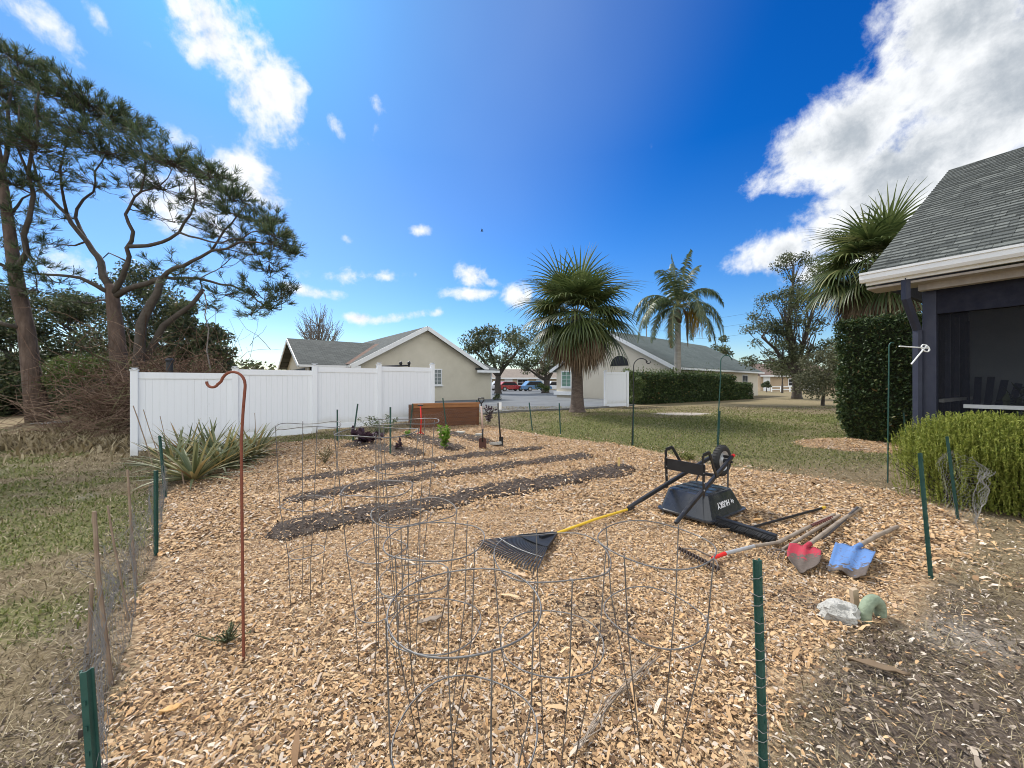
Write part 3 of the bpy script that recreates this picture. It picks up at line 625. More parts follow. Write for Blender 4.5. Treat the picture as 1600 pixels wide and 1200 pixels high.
# --- porch house at the right
C0 = frame((5.35, 5.8), (.53, -.85), (.85, .53))       # u along the eave towards the viewer, v back under the roof
ph = empty('porch_house', C0(1.5, 3, 0), 'house corner with grey shingle roof and dark navy screened porch', 'house')
ZE, SL, HWD, LEN = 3.12, .6, 5.2, 7.5
mb = MB(); rows = 42; st = HWD / rows; th = .02
nrm = Vector((-C0.v.x * SL, -C0.v.y * SL, 1)).normalized(); sl_ = math.hypot(1, SL)
rr = random.Random(3)
for k in range(rows):                               # every course overlaps the one below
    b0 = k * st; b1 = (k + 1) * st + .02
    lo = ZE + b0 * SL + th; hi = ZE + b1 * SL + .002; j = rr.uniform(-.004, .004)
    e0, e1, r1, r0 = C0(-.02, b0 + j, lo), C0(LEN, b0 + j, lo), C0(LEN, b1, hi), C0(-.02, b1, hi); dn = Vector((0, 0, -th))
    u0 = -.02; sh_ = k * 7
    while u0 < LEN:                                  # single tabs, each lifted and slid a little
        u1 = min(LEN, u0 + rr.choice((.14, .2, .26, .33))); h_ = rr.uniform(0, .009); jj = j + rr.choice((0, 0, .0, .022)) + rr.uniform(-.004, .004); up_ = Vector((0, 0, h_))
        q0, q1, q2, q3 = C0(u0 + .002, b0 + jj, lo + jj * SL) + up_, C0(u1 - .002, b0 + jj, lo + jj * SL) + up_, C0(u1 - .002, b1, hi), C0(u0 + .002, b1, hi); bi = len(mb.f)
        mb.add([q0, q1, q2, q3, q0 + dn - up_, q1 + dn - up_, q2 + dn, q3 + dn], [(0, 1, 2, 3), (1, 0, 4, 5), (0, 3, 7, 4), (2, 1, 5, 6)]); c_ = rr.randint(0, 60) * .31 + .02; d_ = rr.randint(0, 60) * .145
        mb.uv[bi] = [(c_, d_ + .02), (c_ + .26, d_ + .02), (c_ + .26, d_ + .13), (c_, d_ + .13)]; u0 = u1
mb.build('roof', ROOFP, ph)
mb = MB(); mb.slab(C0(.02, 0, ZE - .01), C0(LEN, 0, ZE - .01), C0(LEN, HWD, ZE + HWD * SL - .01), C0(.02, HWD, ZE + HWD * SL - .01), .06)
mb.slab(C0(0, 2 * HWD, ZE), C0(LEN, 2 * HWD, ZE), C0(LEN, HWD, ZE + HWD * SL), C0(0, HWD, ZE + HWD * SL), .06); mb.build('roof_deck', ROOFP, ph)
mb = MB()   # gutter with a stepped profile
prof = [(-.02, 0), (-.13, 0), (-.13, -.03), (-.115, -.04), (-.115, -.1), (-.09, -.14), (-.02, -.14)]
mb.prism([C0(-.05, a, ZE + .02 + z) for a, z in prof], C0.u * (LEN + .05)); mb.build('gutter', WHITEP, ph)
mb = MB(); mb.box(C0(LEN / 2, .0, ZE - .075), (LEN, .04, .17), C0.u, C0.v); mb.build('fascia', WHITEP, ph)
SOF = pmat('soffit_boards', [(.3,.27,.24), (.4,.365,.33)], 2, .8, stretch=(8, 8, 1))
mb = MB(); mb.box(C0(LEN / 2, .24, ZE - .2), (LEN, .44, .03), C0.u, C0.v); mb.box(C0(LEN / 2 + .25, .3, ZE - .26), (LEN - .5, .12, .09), C0.u, C0.v); mb.build('soffit', SOF, ph)
MB().prism([C0(.03, .0, ZE - .12), C0(.03, 2 * HWD, ZE - .12), C0(.03, HWD, ZE + HWD * SL - .08)], C0.u * .06).build('gable_end', NAVY, ph)
pz = ZE - .3
mb = MB(); mb.box(C0(.58, .47, pz / 2), (.14, .14, pz), C0.u, C0.v); o = mb.build('corner_post', NAVY, ph); bev(o, .006)
mb = MB(); mb.tube([C0(.42, .03, ZE - .14), C0(.42, .03, ZE - .42), C0(.47, .36, ZE - .86), C0(.47, .36, .1)], .055, 6); mb.build('downpipe', NAVY, ph)
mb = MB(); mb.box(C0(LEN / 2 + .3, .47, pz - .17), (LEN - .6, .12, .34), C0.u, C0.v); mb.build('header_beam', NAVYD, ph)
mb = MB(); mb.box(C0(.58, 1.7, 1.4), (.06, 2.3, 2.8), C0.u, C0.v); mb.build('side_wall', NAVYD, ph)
mb = MB()
for v_ in (1.15, 1.75, 2.5): mb.box(C0(.635, v_, 1.3), (.05, .07, 2.5), C0.u, C0.v)
mb.build('stud', NAVY, ph)
INW = pmat('porch_back_wall', [(.23,.265,.285), (.3,.335,.355)], 2, .9, bscale=40, bstr=.5)
mb = MB(); mb.box(C0(LEN / 2 + .3, 2.82, 1.45), (LEN - .6, .1, 2.9), C0.u, C0.v); mb.build('porch_wall', INW, ph)
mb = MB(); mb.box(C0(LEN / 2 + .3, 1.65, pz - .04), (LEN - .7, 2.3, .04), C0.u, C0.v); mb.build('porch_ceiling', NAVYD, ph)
mb = MB(); mb.box(C0(LEN / 2 + .3, 1.6, .06), (LEN - .6, 2.4, .14), C0.u, C0.v); mb.build('porch_floor', pmat('porch_slab', [(.2,.2,.2), (.26,.26,.25)], 3, .9), ph)
mb = MB(); mb.box(C0(LEN / 2 + .4, .44, 1.18), (LEN - 1.0, .05, .05), C0.u, C0.v); mb.build('screen_rail', ALU, ph)
mb = MB(); mb.box(C0(2.9, .46, 1.4), (.08, .08, 2.6), C0.u, C0.v).build('screen_post', NAVY, ph); MB().box(C0(LEN / 2 + .3, .46, .1), (LEN - .6, .08, .2), C0.u, C0.v).build('sill_plate', NAVY, ph)
mb = MB(); mb.beam(C0(.66, .6, 1.24), C0(.66, 2.6, 1.24), .05, .05); mb.build('side_rail', ALU, ph)
m, t, out = nodes('insect_screen'); tr = t.nodes.new('ShaderNodeBsdfTransparent'); p = bsdf(t, None, (.012, .014, .022), .8); mx = t.nodes.new('ShaderNodeMixShader'); mx.inputs[0].default_value = .28
t.links.new(tr.outputs[0], mx.inputs[1]); t.links.new(p.outputs[0], mx.inputs[2]); t.links.new(mx.outputs[0], out.inputs[0])
mb = MB(); mb.box(C0(LEN / 2 + .3, .47, 1.35), (LEN - .7, .004, 2.3), C0.u, C0.v); mb.build('insect_screen', m, ph)
# white bracket on the post
wb = empty('wire_bracket', C0(.5, .36, 1.98), 'white two pronged wire bracket hung on the navy porch post', 'bracket')
bp = dp(1446, 544, 5.25); ri = MB(); ri.tube([bp + Vector((.05 * math.cos(k * math.pi / 8), .02 * math.sin(k * math.pi / 8), .05 * math.sin(k * math.pi / 8) * 1.0)) for k in range(17)], .009, 6, False); ri.build('ring', WHITEP, wb)
MB().tube([bp + Vector((.05, -.0, .0)), dp(1405, 541, 5.2)], .009, 6).build('prong', WHITEP, wb)
MB().tube([bp + Vector((.02, 0, .04)), dp(1424, 569, 5.2)], .009, 6).build('prong', WHITEP, wb)
# furniture inside the porch
ac = C0(.85, 1.9, .13); ch = empty('slatted_chair', ac, 'dark slatted garden chair inside the screened porch', 'chair')
mb = MB()
for k in range(6):
    a = (k - 2.5) * .09; mb.beam(C0(.85 + a * .8, 1.75, .5), C0(.85 + a * 1.5, 2.3, 1.62 - abs(a) * .6), .078, .02, C0.v)
mb.build('backrest', NAVY, ch)
mb = MB()
for k in range(5): mb.box(C0(.85, 1.2 + k * .11, .42 + k * -.01), (.55, .09, .02), C0.u, C0.v)
mb.build('seat', NAVY, ch)
for a in (-.28, .28):
    for v_ in (1.2, 1.8): MB().box(C0(.85 + a, v_, .36), (.05, .08, .48), C0.u, C0.v).build('leg', NAVY, ch)
    MB().box(C0(.85 + a, 1.5, .62), (.11, .7, .025), C0.u, C0.v).build('armrest', NAVY, ch)
gp = C0(1.3, 1.75, .13); pp = empty('potted_plant', gp, 'dark potted houseplant beside the slatted chair in the porch', 'plant')
gpl = gp
MB().lathe([(.1, 0), (.16, .3), (.17, .32), (.15, .32), (.14, .28)], gp, n=16).build('pot', NAVY, pp)
# ---------------------------------------------------------------- vegetation
PINEN = leafmat('pine_needles', [(0,(.032,.052,.026)), (.5,(.062,.093,.044)), (.85,(.1,.135,.06)), (1,(.17,.16,.08))], .38, .6, .3)
OAKL = leafmat('oak_leaves', [(0,(.045,.055,.026)), (.5,(.08,.098,.043)), (1,(.15,.165,.08))], .3, .5, .35)
DARKL = leafmat('dark_evergreen_leaves', [(0,(.036,.05,.026)), (.5,(.07,.09,.042)), (.9,(.13,.155,.065)), (1,(.17,.13,.08))], .25, .5, .35)
BUSHL = leafmat('fresh_green_leaves', [(0,(.05,.075,.02)), (.6,(.09,.13,.035)), (1,(.15,.18,.06))], .35, .5, .3)
OLIVEL = leafmat('olive_leaves', [(0,(.07,.075,.04)), (.5,(.11,.115,.06)), (1,(.18,.18,.1))], .3, .6, .25)
HEDGEL = leafmat('hedge_leaves', [(0,(.024,.042,.016)), (.5,(.046,.076,.027)), (.85,(.08,.118,.04)), (.96,(.14,.18,.06)), (1,(.2,.13,.06))], .25, .5, .22)
ROSEM = leafmat('rosemary_leaves', [(0,(.12,.16,.024)), (.5,(.23,.27,.046)), (1,(.39,.4,.1))], .4, .6, .25)
BROWNL = leafmat('dead_brush', [(0,(.08,.05,.036)), (.5,(.17,.11,.08)), (.9,(.28,.2,.145)), (1,(.16,.18,.08))], .1, .9, .1)
SABALG = leafmat('sabal_leaf', [(0,(.04,.062,.018)), (.5,(.078,.108,.032)), (.85,(.13,.16,.052)), (1,(.25,.25,.1))], .3, .42, .5)
SABALD = leafmat('dead_palm_leaf', [(0,(.1,.065,.04)), (.5,(.2,.14,.09)), (1,(.32,.25,.17))], .2, .8, .2)
QUEENG = leafmat('queen_palm_leaf', [(0,(.035,.055,.022)), (.6,(.07,.1,.04)), (1,(.13,.16,.07))], .3, .45, .45)
QUEEND = leafmat('dead_queen_frond', [(0,(.22,.13,.06)), (1,(.4,.27,.13))], .2, .8, .2)
QUEENY = leafmat('yellow_frond', [(0,(.45,.3,.04)), (1,(.6,.42,.08))], .3, .7, .2)
def leaf_soup(name, Pn, size, aspect, mat, parent=None, loc=None, seed=0, upb=.3, dirs=None):
    r = np.random.default_rng(seed); n = len(Pn); Pn = np.asarray(Pn, float)
    D = r.normal(0, 1, (n, 3)) if dirs is None else np.asarray(dirs, float) + r.normal(0, .25, (n, 3))
    D /= np.linalg.norm(D, axis=1)[:, None] + 1e-9
    U = r.normal(0, 1, (n, 3)) + np.array([0, 0, upb]); Sd = np.cross(D, U); Sd /= np.linalg.norm(Sd, axis=1)[:, None] + 1e-9
    Nn = np.cross(Sd, D); L = (size * r.uniform(.65, 1.3, n))[:, None]; Wd = L * aspect
    V = np.stack([Pn - D * L * .5, Pn + Sd * Wd * .5 + Nn * Wd * .12, Pn + D * L * .5, Pn - Sd * Wd * .5 + Nn * Wd * .12], 1).reshape(-1, 3)
    return npmesh(name, V, np.arange(n * 4).reshape(-1, 4), mat, parent, loc)
def clumps(centers, n, r, seed=0, flat=1.0):
    g = np.random.default_rng(seed); centers = np.asarray(centers, float); k = g.integers(0, len(centers), n)
    off = g.normal(0, 1, (n, 3)); off /= np.linalg.norm(off, axis=1)[:, None]; off *= (g.uniform(0, 1, n) ** .5)[:, None] * np.asarray(r if np.isscalar(r) else np.asarray(r)[k])[..., None]
    off[:, 2] *= flat; return centers[k] + off
def ell(center, rad, n, seed=0, shell=.55, bottom=-1.0):
    g = np.random.default_rng(seed); o = []
    while len(o) < n:
        v = g.normal(0, 1, 3); v /= np.linalg.norm(v); v *= g.uniform(shell, 1) ** .6
        if v[2] > bottom: o.append(np.array(center) + v * np.array(rad))
    return np.array(o)
def limb(a, b, r0, r1, n=6, wob=.1, rnd=random, sag=0.0):
    a, b = Vector(a), Vector(b); L = (b - a).length; pts = []; rs = []; w = Vector((0, 0, 0))
    for i in range(n + 1):
        f = i / n
        if 0 < i < n: w = w + Vector((rnd.uniform(-1, 1), rnd.uniform(-1, 1), rnd.uniform(-1, 1))) * wob * L / n
        pts.append(a.lerp(b, f) + w * math.sin(math.pi * f) + Vector((0, 0, -sag * L * math.sin(math.pi * f)))); rs.append(r0 + (r1 - r0) * f)
    return pts, rs
# --- the two pines
def tufts(centers, per, length, width, seed, updir=None):
    g = np.random.default_rng(seed); n = len(centers); C_ = np.repeat(np.asarray(centers, float), per, 0)
    ax = np.repeat(np.asarray(updir, float), per, 0); D = g.normal(0, 1, (n * per, 3)); D /= np.linalg.norm(D, axis=1)[:, None]
    D = D + ax * .9; D /= np.linalg.norm(D, axis=1)[:, None]
    L = (length * g.uniform(.7, 1.15, n * per))[:, None]; S = np.cross(D, g.normal(0, 1, (n * per, 3))); S /= np.linalg.norm(S, axis=1)[:, None]
    st = C_ + D * L * .12 - ax * (g.uniform(0, .16, n * per))[:, None]; e = C_ + D * L - np.array([0, 0, 1]) * (L ** 2) * .35
    w = width * g.uniform(.8, 1.2, n * per)[:, None]
    return np.stack([st - S * w, st + S * w, e + S * w * .35, e - S * w * .35], 1).reshape(-1, 3)
def pine(name, label, base, D, limbs, cl, seed, ntw=1.0):
    rnd = random.Random(seed); root = empty(name, base, label, 'pine tree', 'pines behind the vinyl fence'); mb = MB(); nod = []
    g0 = []
    for path, r0, r1 in limbs[:1]:
        pts = [dp(a, b, D + c) for a, b, c in path]; pts[0] = Vector((pts[0].x, pts[0].y, float(gz(pts[0].x, pts[0].y)) - .1)); rs = [r0 + (r1 - r0) * i / (len(pts) - 1) for i in range(len(pts))]
        rs[0] *= 1.25; mb.tube(pts, rs, 10); nod += [(p, r) for p, r in zip(pts, rs)]
    mb.build('trunk', BARK, root, smooth=True)
    for path, r0, r1 in limbs[1:]:
        pts = [dp(a, b, D + c) for a, b, c in path]; q = [pts[0]]
        for a, b in zip(pts, pts[1:]):
            q.append(a.lerp(b, .5) + Vector((rnd.uniform(-1, 1), rnd.uniform(-1, 1), rnd.uniform(-1, 1))) * (b - a).length * .07); q.append(b)
        rs = [r0 + (r1 - r0) * (i / (len(q) - 1)) ** .8 for i in range(len(q))]; l = MB(); l.tube(q, rs, 8); l.build('limb', BARKD, root, smooth=True)
        nod += [(p, r) for p, r in list(zip(q, rs))[2:]]
    tw = MB(); tc = []; td = []
    for px, py, rp, n in cl:
        dd = D + rnd.uniform(-1.6, 1.6); c0 = dp(px, py, dd); rr = rp / FPX * dd * 1.3
        near = min(nod, key=lambda q: (q[0] - c0).length + (0.8 if q[0].z > c0.z + .3 else 0)); a = near[0]
        pts, rs = limb(a, c0, min(near[1] * .5, .036), .012, 6, .22, rnd, .06); tw.tube(pts, rs, 5)
        for k in range(max(2, int(n * ntw))):
            th = rnd.uniform(0, 6.283); ph = rnd.uniform(-.35, 1); rd = rr * rnd.uniform(.15, 1.0) ** .6
            e = c0 + Vector((math.cos(th) * rd * math.sqrt(1 - ph * ph * .8), math.sin(th) * rd * 1.2, ph * rd * .75)); s = pts[rnd.choice((4, 5, 6, 6))]
            p2, r2 = limb(s, e, .011, .006, 4, .3, rnd, .08); tw.tube(p2, r2, 3, False)
            d = (e - p2[-2]).normalized() + Vector((0, 0, .5)); d.normalize(); tc.append(e); td.append(d)
            if rnd.random() < .25: tc.append(p2[2] + Vector((0, 0, .03))); td.append((d + Vector((rnd.uniform(-1, 1), rnd.uniform(-1, 1), .3))).normalized())
    tw.build('twigs', BARKD, root)
    V = tufts(tc, 23, .22, .0085, seed, td); npmesh('crown', V, np.arange(len(V)).reshape(-1, 4), PINEN, root)
    return root
PL1 = [([(62,672,0),(50,590,0),(42,520,0),(28,450,0),(20,400,.1),(12,340,.2),(2,270,.3),(-14,190,.3)], .3, .12),
  ([(26,440,0),(42,395,-.3),(46,340,-.5),(44,270,-.6),(60,200,-.8),(62,140,-1)], .12, .03), ([(24,430,0),(5,415,-.3),(-25,400,-.6)], .08, .05),
  ([(38,515,0),(12,508,-.4),(-20,500,-.6)], .09, .07), ([(2,270,.3),(15,210,.5),(20,140,.6),(12,85,.6)], .09, .025), ([(12,340,.2),(35,310,.8),(70,290,1.2)], .06, .02),
  ([(44,270,-.6),(25,225,-.9),(30,165,-1)], .05, .02)]
PC1 = [(15,85,26,16),(48,98,22,14),(25,128,34,26),(62,135,28,18),(30,180,42,34),(5,150,30,22),(12,225,34,24),(55,225,34,22),(-15,200,40,26),(-20,120,36,22),(5,280,28,14),(75,190,22,12),(22,330,22,7),(8,385,26,8),(22,420,22,6),(62,285,28,12),(-10,460,30,8)]
PL1 = [(p, a * .85, b * .8) for p, a, b in PL1]
pine('pine_tree', 'tall pine cut by the photo edge, with single straight leaning brown trunk', G(dp(62,672,13).x, 13.0), 13.0, PL1, PC1, 4, 1.9)
PL2 = [([(192,660,0),(188,590,0),(182,520,0),(176,465,0),(172,445,0)], .33, .2),
  ([(174,458,0),(150,446,-.3),(125,434,-.5),(92,430,-.8),(55,428,-1),(10,420,-1.2)], .12, .03), ([(172,448,0),(158,410,.2),(145,392,.3),(125,365,.4),(105,335,.5),(78,308,.5),(58,280,.5),(50,245,.4)], .17, .04),
  ([(105,335,.5),(96,290,.3),(100,240,.1),(110,195,0)], .07, .02), ([(143,390,.3),(118,340,1),(130,312,1.2),(146,300,1.3),(148,268,1.4),(170,232,1.5),(180,195,1.5)], .09, .02),
  ([(178,460,0),(192,432,-.2),(200,410,-.3),(198,388,-.4),(208,362,-.5),(196,335,-.6),(205,318,-.7),(220,300,-.8),(228,265,-.9),(215,215,-1)], .13, .025),
  ([(204,385,-.4),(230,384,-.7),(254,378,-.9),(280,363,-1.1),(298,335,-1.2),(306,305,-1.2),(304,280,-1.2)], .1, .025), ([(280,363,-1.1),(310,372,-1.3),(345,380,-1.5),(380,372,-1.6),(410,360,-1.7)], .05, .02),
  ([(182,462,0),(210,448,-.2),(255,433,-.5),(272,419,-.6),(300,408,-.8),(330,392,-1),(375,378,-1.2),(425,382,-1.4)], .15, .03), ([(255,433,-.5),(290,434,-.4),(330,440,-.3),(362,446,-.2),(392,460,-.1),(415,478,0),(440,484,0)], .08, .02),
  ([(330,392,-1),(350,360,-1.1),(372,335,-1.2),(388,318,-1.2)], .05, .02), ([(60,428,-1),(40,395,-1),(30,360,-1)], .04, .02),
  ([(218,300,-.8),(250,290,-.6),(270,262,-.5)], .04, .015), ([(200,410,-.3),(170,395,.5),(150,420,.8)], .04, .015)]
PC2 = [(95,152,32,24),(140,165,36,30),(120,205,38,24),(182,190,34,26),(215,205,24,14),(165,240,36,18),(225,240,34,20),(262,252,38,24),(302,265,32,20),(340,272,24,12),(346,298,28,16),(300,310,32,12),(255,297,34,12),(376,312,24,12),(396,345,28,16),(422,345,20,12),(430,367,22,14),(442,386,22,14),(453,394,10,5),(412,395,28,10),(380,378,28,8),(346,370,24,7),(360,332,24,8),(420,422,22,8),(440,452,18,8),(402,456,24,8),(390,492,18,7),(352,462,28,8),(326,482,18,5),(282,442,24,6),(252,420,20,4),(296,420,24,5),(270,347,28,6),(240,330,24,4),(202,290,32,6),(150,290,36,8),(100,270,36,10),(60,292,34,8),(78,382,24,6),(96,342,24,4),(62,412,28,6),(92,442,28,6),(122,472,28,7),(60,455,30,7),(40,350,24,5),(85,215,34,16),(200,255,24,8),(435,470,16,6),(408,478,18,6),(365,400,24,7),(330,350,24,6)]
pine('pine_tree', 'spreading pine with dark forked limbs reaching over the vinyl fence', G(dp(192,660,13.4).x, 13.4), 13.4, [(p, a * (.85 if i == 0 else .72), b * .72) for i, (p, a, b) in enumerate(PL2)], PC2, 9, 2.1)
# leaning dead trunks and hanging vine beside it
def snag(name, label, path, D, r0, r1, mat=BARKD, cat='tree trunk'):
    pts = [dp(a, b, D) for a, b in path]; pts[0].z = float(gz(pts[0].x, pts[0].y)) - .1; n = len(pts)
    mb = MB(); mb.tube(pts, [r0 + (r1 - r0) * i / (n - 1) for i in range(n)], 8); o = mb.build(name, mat, loc=pts[0], smooth=True); return tag(o, label, cat)
snag('leaning_trunk', 'dark leaning trunk with broken top, right beside the forked pine', [(212,660),(216,572),(221,506),(234,478),(246,458),(251,436)], 12.6, .17, .09)
snag('leaning_trunk', 'thinner trunk slanting to the right from behind the brush', [(206,660),(228,560),(255,509),(280,490),(300,476),(318,452)], 12.9, .115, .055)
snag('hanging_vine', 'thin bare grey vine stem hanging by the pine edge above the fence', [(329,640),(326,606),(329,578),(323,548),(326,515),(320,492),(323,474),(318,455)], 12.0, .024, .012, BARKG, 'vine')
# --- broadleaved trees
def tree(name, label, base, blobs, mat, lsize, nleaf, seed, r0=.25, bark=BARKD, asp=.5, cat='tree', group=None, clump=.55, fork=.35, per=26):
    """blobs: crown masses (center, radii, clumps); limbs run from the trunk to each clump"""
    rnd = random.Random(seed); base = Vector(base); root = empty(name, base, label, cat, group); cs = []
    for i, (c, r, n) in enumerate(blobs): cs.append(ell(c, r, n, seed * 31 + i, .35, -.75))
    allc = np.concatenate(cs); top = Vector(allc.mean(0)); H = top.z - base.z; f = base.lerp(top, fork); f.x = base.x + (top.x - base.x) * .4; f.y = base.y + (top.y - base.y) * .4
    mb = MB(); p, r = limb(base - Vector((0, 0, .15)), f, r0, r0 * .72, 5, .06, rnd); r[0] *= 1.3; mb.tube(p, r, 9)
    for (c, rd, n), cc in zip(blobs, cs):
        p1, r1 = limb(f, Vector(c) - Vector((0, 0, rd[2] * .3)), r0 * .55, r0 * .2, 6, .14, rnd); mb.tube(p1, r1, 7)
        for q in cc:
            s = p1[rnd.randint(2, 6)]; p2, r2 = limb(s, q, r0 * .13, r0 * .035, 5, .2, rnd); mb.tube(p2, r2, 4, False)
    mb.build('trunk', bark, root, smooth=True)
    leaf_soup('crown', clumps(allc, nleaf, clump, seed, .75), lsize, asp, mat, root, seed=seed)
    return root
def blob(px, py, rx, rz, d, n, ry=None):
    c = dp(px, py, d); return (tuple(c), (rx / FPX * d, (ry or rx) / FPX * d, rz / FPX * d), n)
g_l = 'dense trees behind the pines'
tree('evergreen_tree', 'dense dark evergreen tree at the far edge behind the first pine', G(-18.5, 16.5), [blob(-20,500,70,60,17,16), blob(25,560,55,60,16,14), blob(-40,590,70,60,16,12), blob(30,620,60,40,15.5,14)], DARKL, .14, 26000, 1, .2, group=g_l, clump=.7)
tree('evergreen_tree', 'dense dark evergreen tree filling the gap between the two pines', G(-15.2, 18), [blob(110,510,60,50,18.5,18), blob(70,480,45,35,19,10), blob(100,590,60,50,17.5,14), blob(120,630,60,30,16.5,12), blob(150,545,50,40,17.5,12)], DARKL, .14, 27000, 2, .22, group=g_l, clump=.7)
tree('evergreen_tree', 'dark evergreen tree right behind the forked pine trunk', G(-13.2, 18), [blob(235,490,55,42,18,16), blob(180,530,50,50,17,12), blob(215,445,40,22,18.5,8), blob(235,575,60,40,17,14), blob(260,530,50,40,17.5,12), blob(190,610,60,36,16.5,12)], DARKL, .13, 25000, 3, .2, group=g_l, clump=.65)
tree('magnolia_tree', 'round dark magnolia with large leaves ending at the open sky', G(-10.1, 16.6), [blob(300,540,45,42,17,16), blob(335,560,26,40,16.5,12), blob(290,500,38,30,17.5,8), blob(345,585,16,25,16.5,5)], DARKL, .19, 10500, 4, .16, asp=.42, group=g_l, clump=.5)
tree('evergreen_bush', 'low dark bush at the far edge, left of the first pine trunk', G(-19, 15), [blob(5,638,48,22,14.8,16), blob(-50,630,50,30,14.8,12), blob(95,640,30,18,15.5,8)], DARKL, .11, 13000, 22, .08, cat='bush', clump=.5)
tree('shrub_tree', 'fresh light green bush in front of the forked pine trunk', G(-13.6, 13.9), [blob(150,572,46,26,13.8,16), blob(190,590,30,24,13.8,8), blob(110,590,34,26,13.8,8)], BUSHL, .09, 8500, 5, .07, cat='bush', clump=.4)
tree('bare_tree', 'leafless pale grey tree rising behind the grey shingle wing', G(dp(497,590,40).x, 40), [blob(497,500,36,30,40,110), blob(475,515,22,24,40,40), blob(522,518,22,24,40,40)], OLIVEL, .02, 10, 6, .3, BARKG, fork=.2)
tree('oak_tree', 'round oak with gaps in its crown behind the beige house', G(dp(778,600,44).x, 44), [blob(762,525,32,22,44,16), blob(790,548,40,28,43,20), blob(740,540,16,18,44,6), blob(815,530,28,24,45,12)], OAKL, .3, 5200, 7, .42, clump=1.0)
tree('oak_tree', 'dark oak trunk and crown between the cream house and the palm', G(dp(852,612,47).x, 47), [blob(850,560,38,26,47,18), blob(830,575,30,16,47,8), blob(880,540,30,26,48,10)], OAKL, .3, 4200, 8, .5, clump=1.0)
tree('oak_tree', 'tall open oak with visible crooked limbs left of the right palm', G(dp(1245,610,30).x, 30), [blob(1225,485,52,36,30,30), blob(1275,450,45,45,29,26), blob(1205,555,42,24,30,18), blob(1270,530,50,30,29,20), blob(1240,410,28,16,30,10), blob(1190,520,34,22,30,12), blob(1255,575,45,22,29,14)], OAKL, .17, 15000, 9, .36, BARKD, clump=.62, fork=.3)
tree('olive_shrub', 'pale olive bushy tree beside the tall clipped hedge', G(dp(1285,617,21).x, 21), [blob(1285,580,34,32,21,22), blob(1275,605,30,18,20.5,10), blob(1300,555,22,22,21,8)], OLIVEL, .12, 9000, 10, .1, cat='bush', clump=.55)
tree('pine_sapling', 'small dark tree top showing above the pale green roof end', G(dp(1127,605,62).x, 62), [blob(1127,545,11,20,62,12)], DARKL, .4, 900, 11, .3, clump=.9)
tree('crepe_bush', 'round bush standing before the distant brown roofed house', G(dp(1198,606,50).x, 50), [blob(1198,600,8,6,50,6)], DARKL, .25, 700, 12, .08, cat='bush', clump=.35)
tree('crepe_bush', 'brownish small tree shading the distant brown roofed house', G(dp(1222,608,46).x, 46), [blob(1222,575,18,14,46,12)], OLIVEL, .25, 1100, 13, .14, cat='tree', clump=.8)
tree('low_shrub', 'small rounded shrub at the corner of the beige house wall', G(dp(776,622,28).x, 28), [((dp(776,619,28).x, 28, .45), (.35,.35,.2), 8)], DARKL, .1, 500, 14, .03, cat='bush', clump=.18)
tree('low_shrub', 'yellow green shrub at the foot of the far oak trunk', G(dp(846,612,45).x, 45), [((dp(846,606,45).x, 45, .8), (.9,.7,.5), 8)], BUSHL, .2, 500, 15, .04, cat='bush', clump=.4)
# far line of trees along the horizon
g = np.random.default_rng(77); cs = []
for k in range(420):
    a = g.uniform(-1.1, 1.1); r = g.uniform(95, 150); x, y = r * math.sin(a) * 1.05, r * math.cos(a)
    cs.append((x, y, g.uniform(.6, 1) * (3.2 + 3.0 * float(vn(x, y, .03, 5)))))
cs = np.array(cs); pts = clumps(cs, 26000, 2.6, 5, .8); pts[:, 2] = np.abs(pts[:, 2]) * .95 + .2
o = leaf_soup('treeline', pts, 1.0, .6, OAKL, seed=5); tag(o, 'low dark line of trees along the horizon', 'trees', kind='stuff')
# --- brown thicket of vines and dead brush
rnd = random.Random(5); mb = MB()
def twig_heap(mb, n, c, rad, L, r, seed):
    q = random.Random(seed)
    for _ in range(n):
        a = Vector((c[0] + q.gauss(0, .5) * rad[0], c[1] + q.gauss(0, .5) * rad[1], 0)); a.z = float(gz(a.x, a.y)) + abs(q.gauss(0, .55)) * rad[2]
        d = Vector((q.gauss(0, 1), q.gauss(0, .7), q.gauss(.1, .7))).normalized(); l = q.uniform(*L)
        b = a + d * l; b.z = max(b.z, float(gz(b.x, b.y)) + .03)
        p, rs = limb(a, b, r * q.uniform(.6, 1.4), r * .4, 5, .25, q, .12 * q.uniform(-1, 1)); mb.tube(p, rs, 3, False)
twig_heap(mb, 2300, (-8.9 - 1.9, 11.6), (2.6, 1.6, 1.75), (.5, 1.9), .0085, 1)
o = mb.build('brush_thicket', BROWNL, loc=G(-10.8, 11.6)); tag(o, 'tangled brown thicket of dead vines left of the vinyl fence', 'brush', kind='stuff')
cc = ell((-10.8, 12.4, .9), (2.6, 1.4, 1.5), 70, 4, .2, -.5)
o = leaf_soup('thicket_leaves', clumps(cc, 16000, .5, 6), .07, .5, BROWNL, loc=G(-10.8, 11.6), seed=8); tag(o, 'withered brown leaves caught in the thicket', 'dead leaves', kind='stuff')
mb = MB(); q = random.Random(4)
for k in range(5):
    a = dp(q.uniform(40, 75), q.uniform(650, 672), 12.4); a.z = float(gz(a.x, a.y)) + .03; b = a + Vector((q.uniform(.5, 1.5), q.uniform(-.3, .3), q.uniform(.0, .3))); p, r = limb(a, b, .03, .012, 5, .2, q); mb.tube(p, r, 5)
o = mb.build('fallen_branches', BARKG, loc=dp(60, 665, 12.4)); tag(o, 'pale fallen branches at the foot of the first pine trunk', 'branches', kind='stuff')
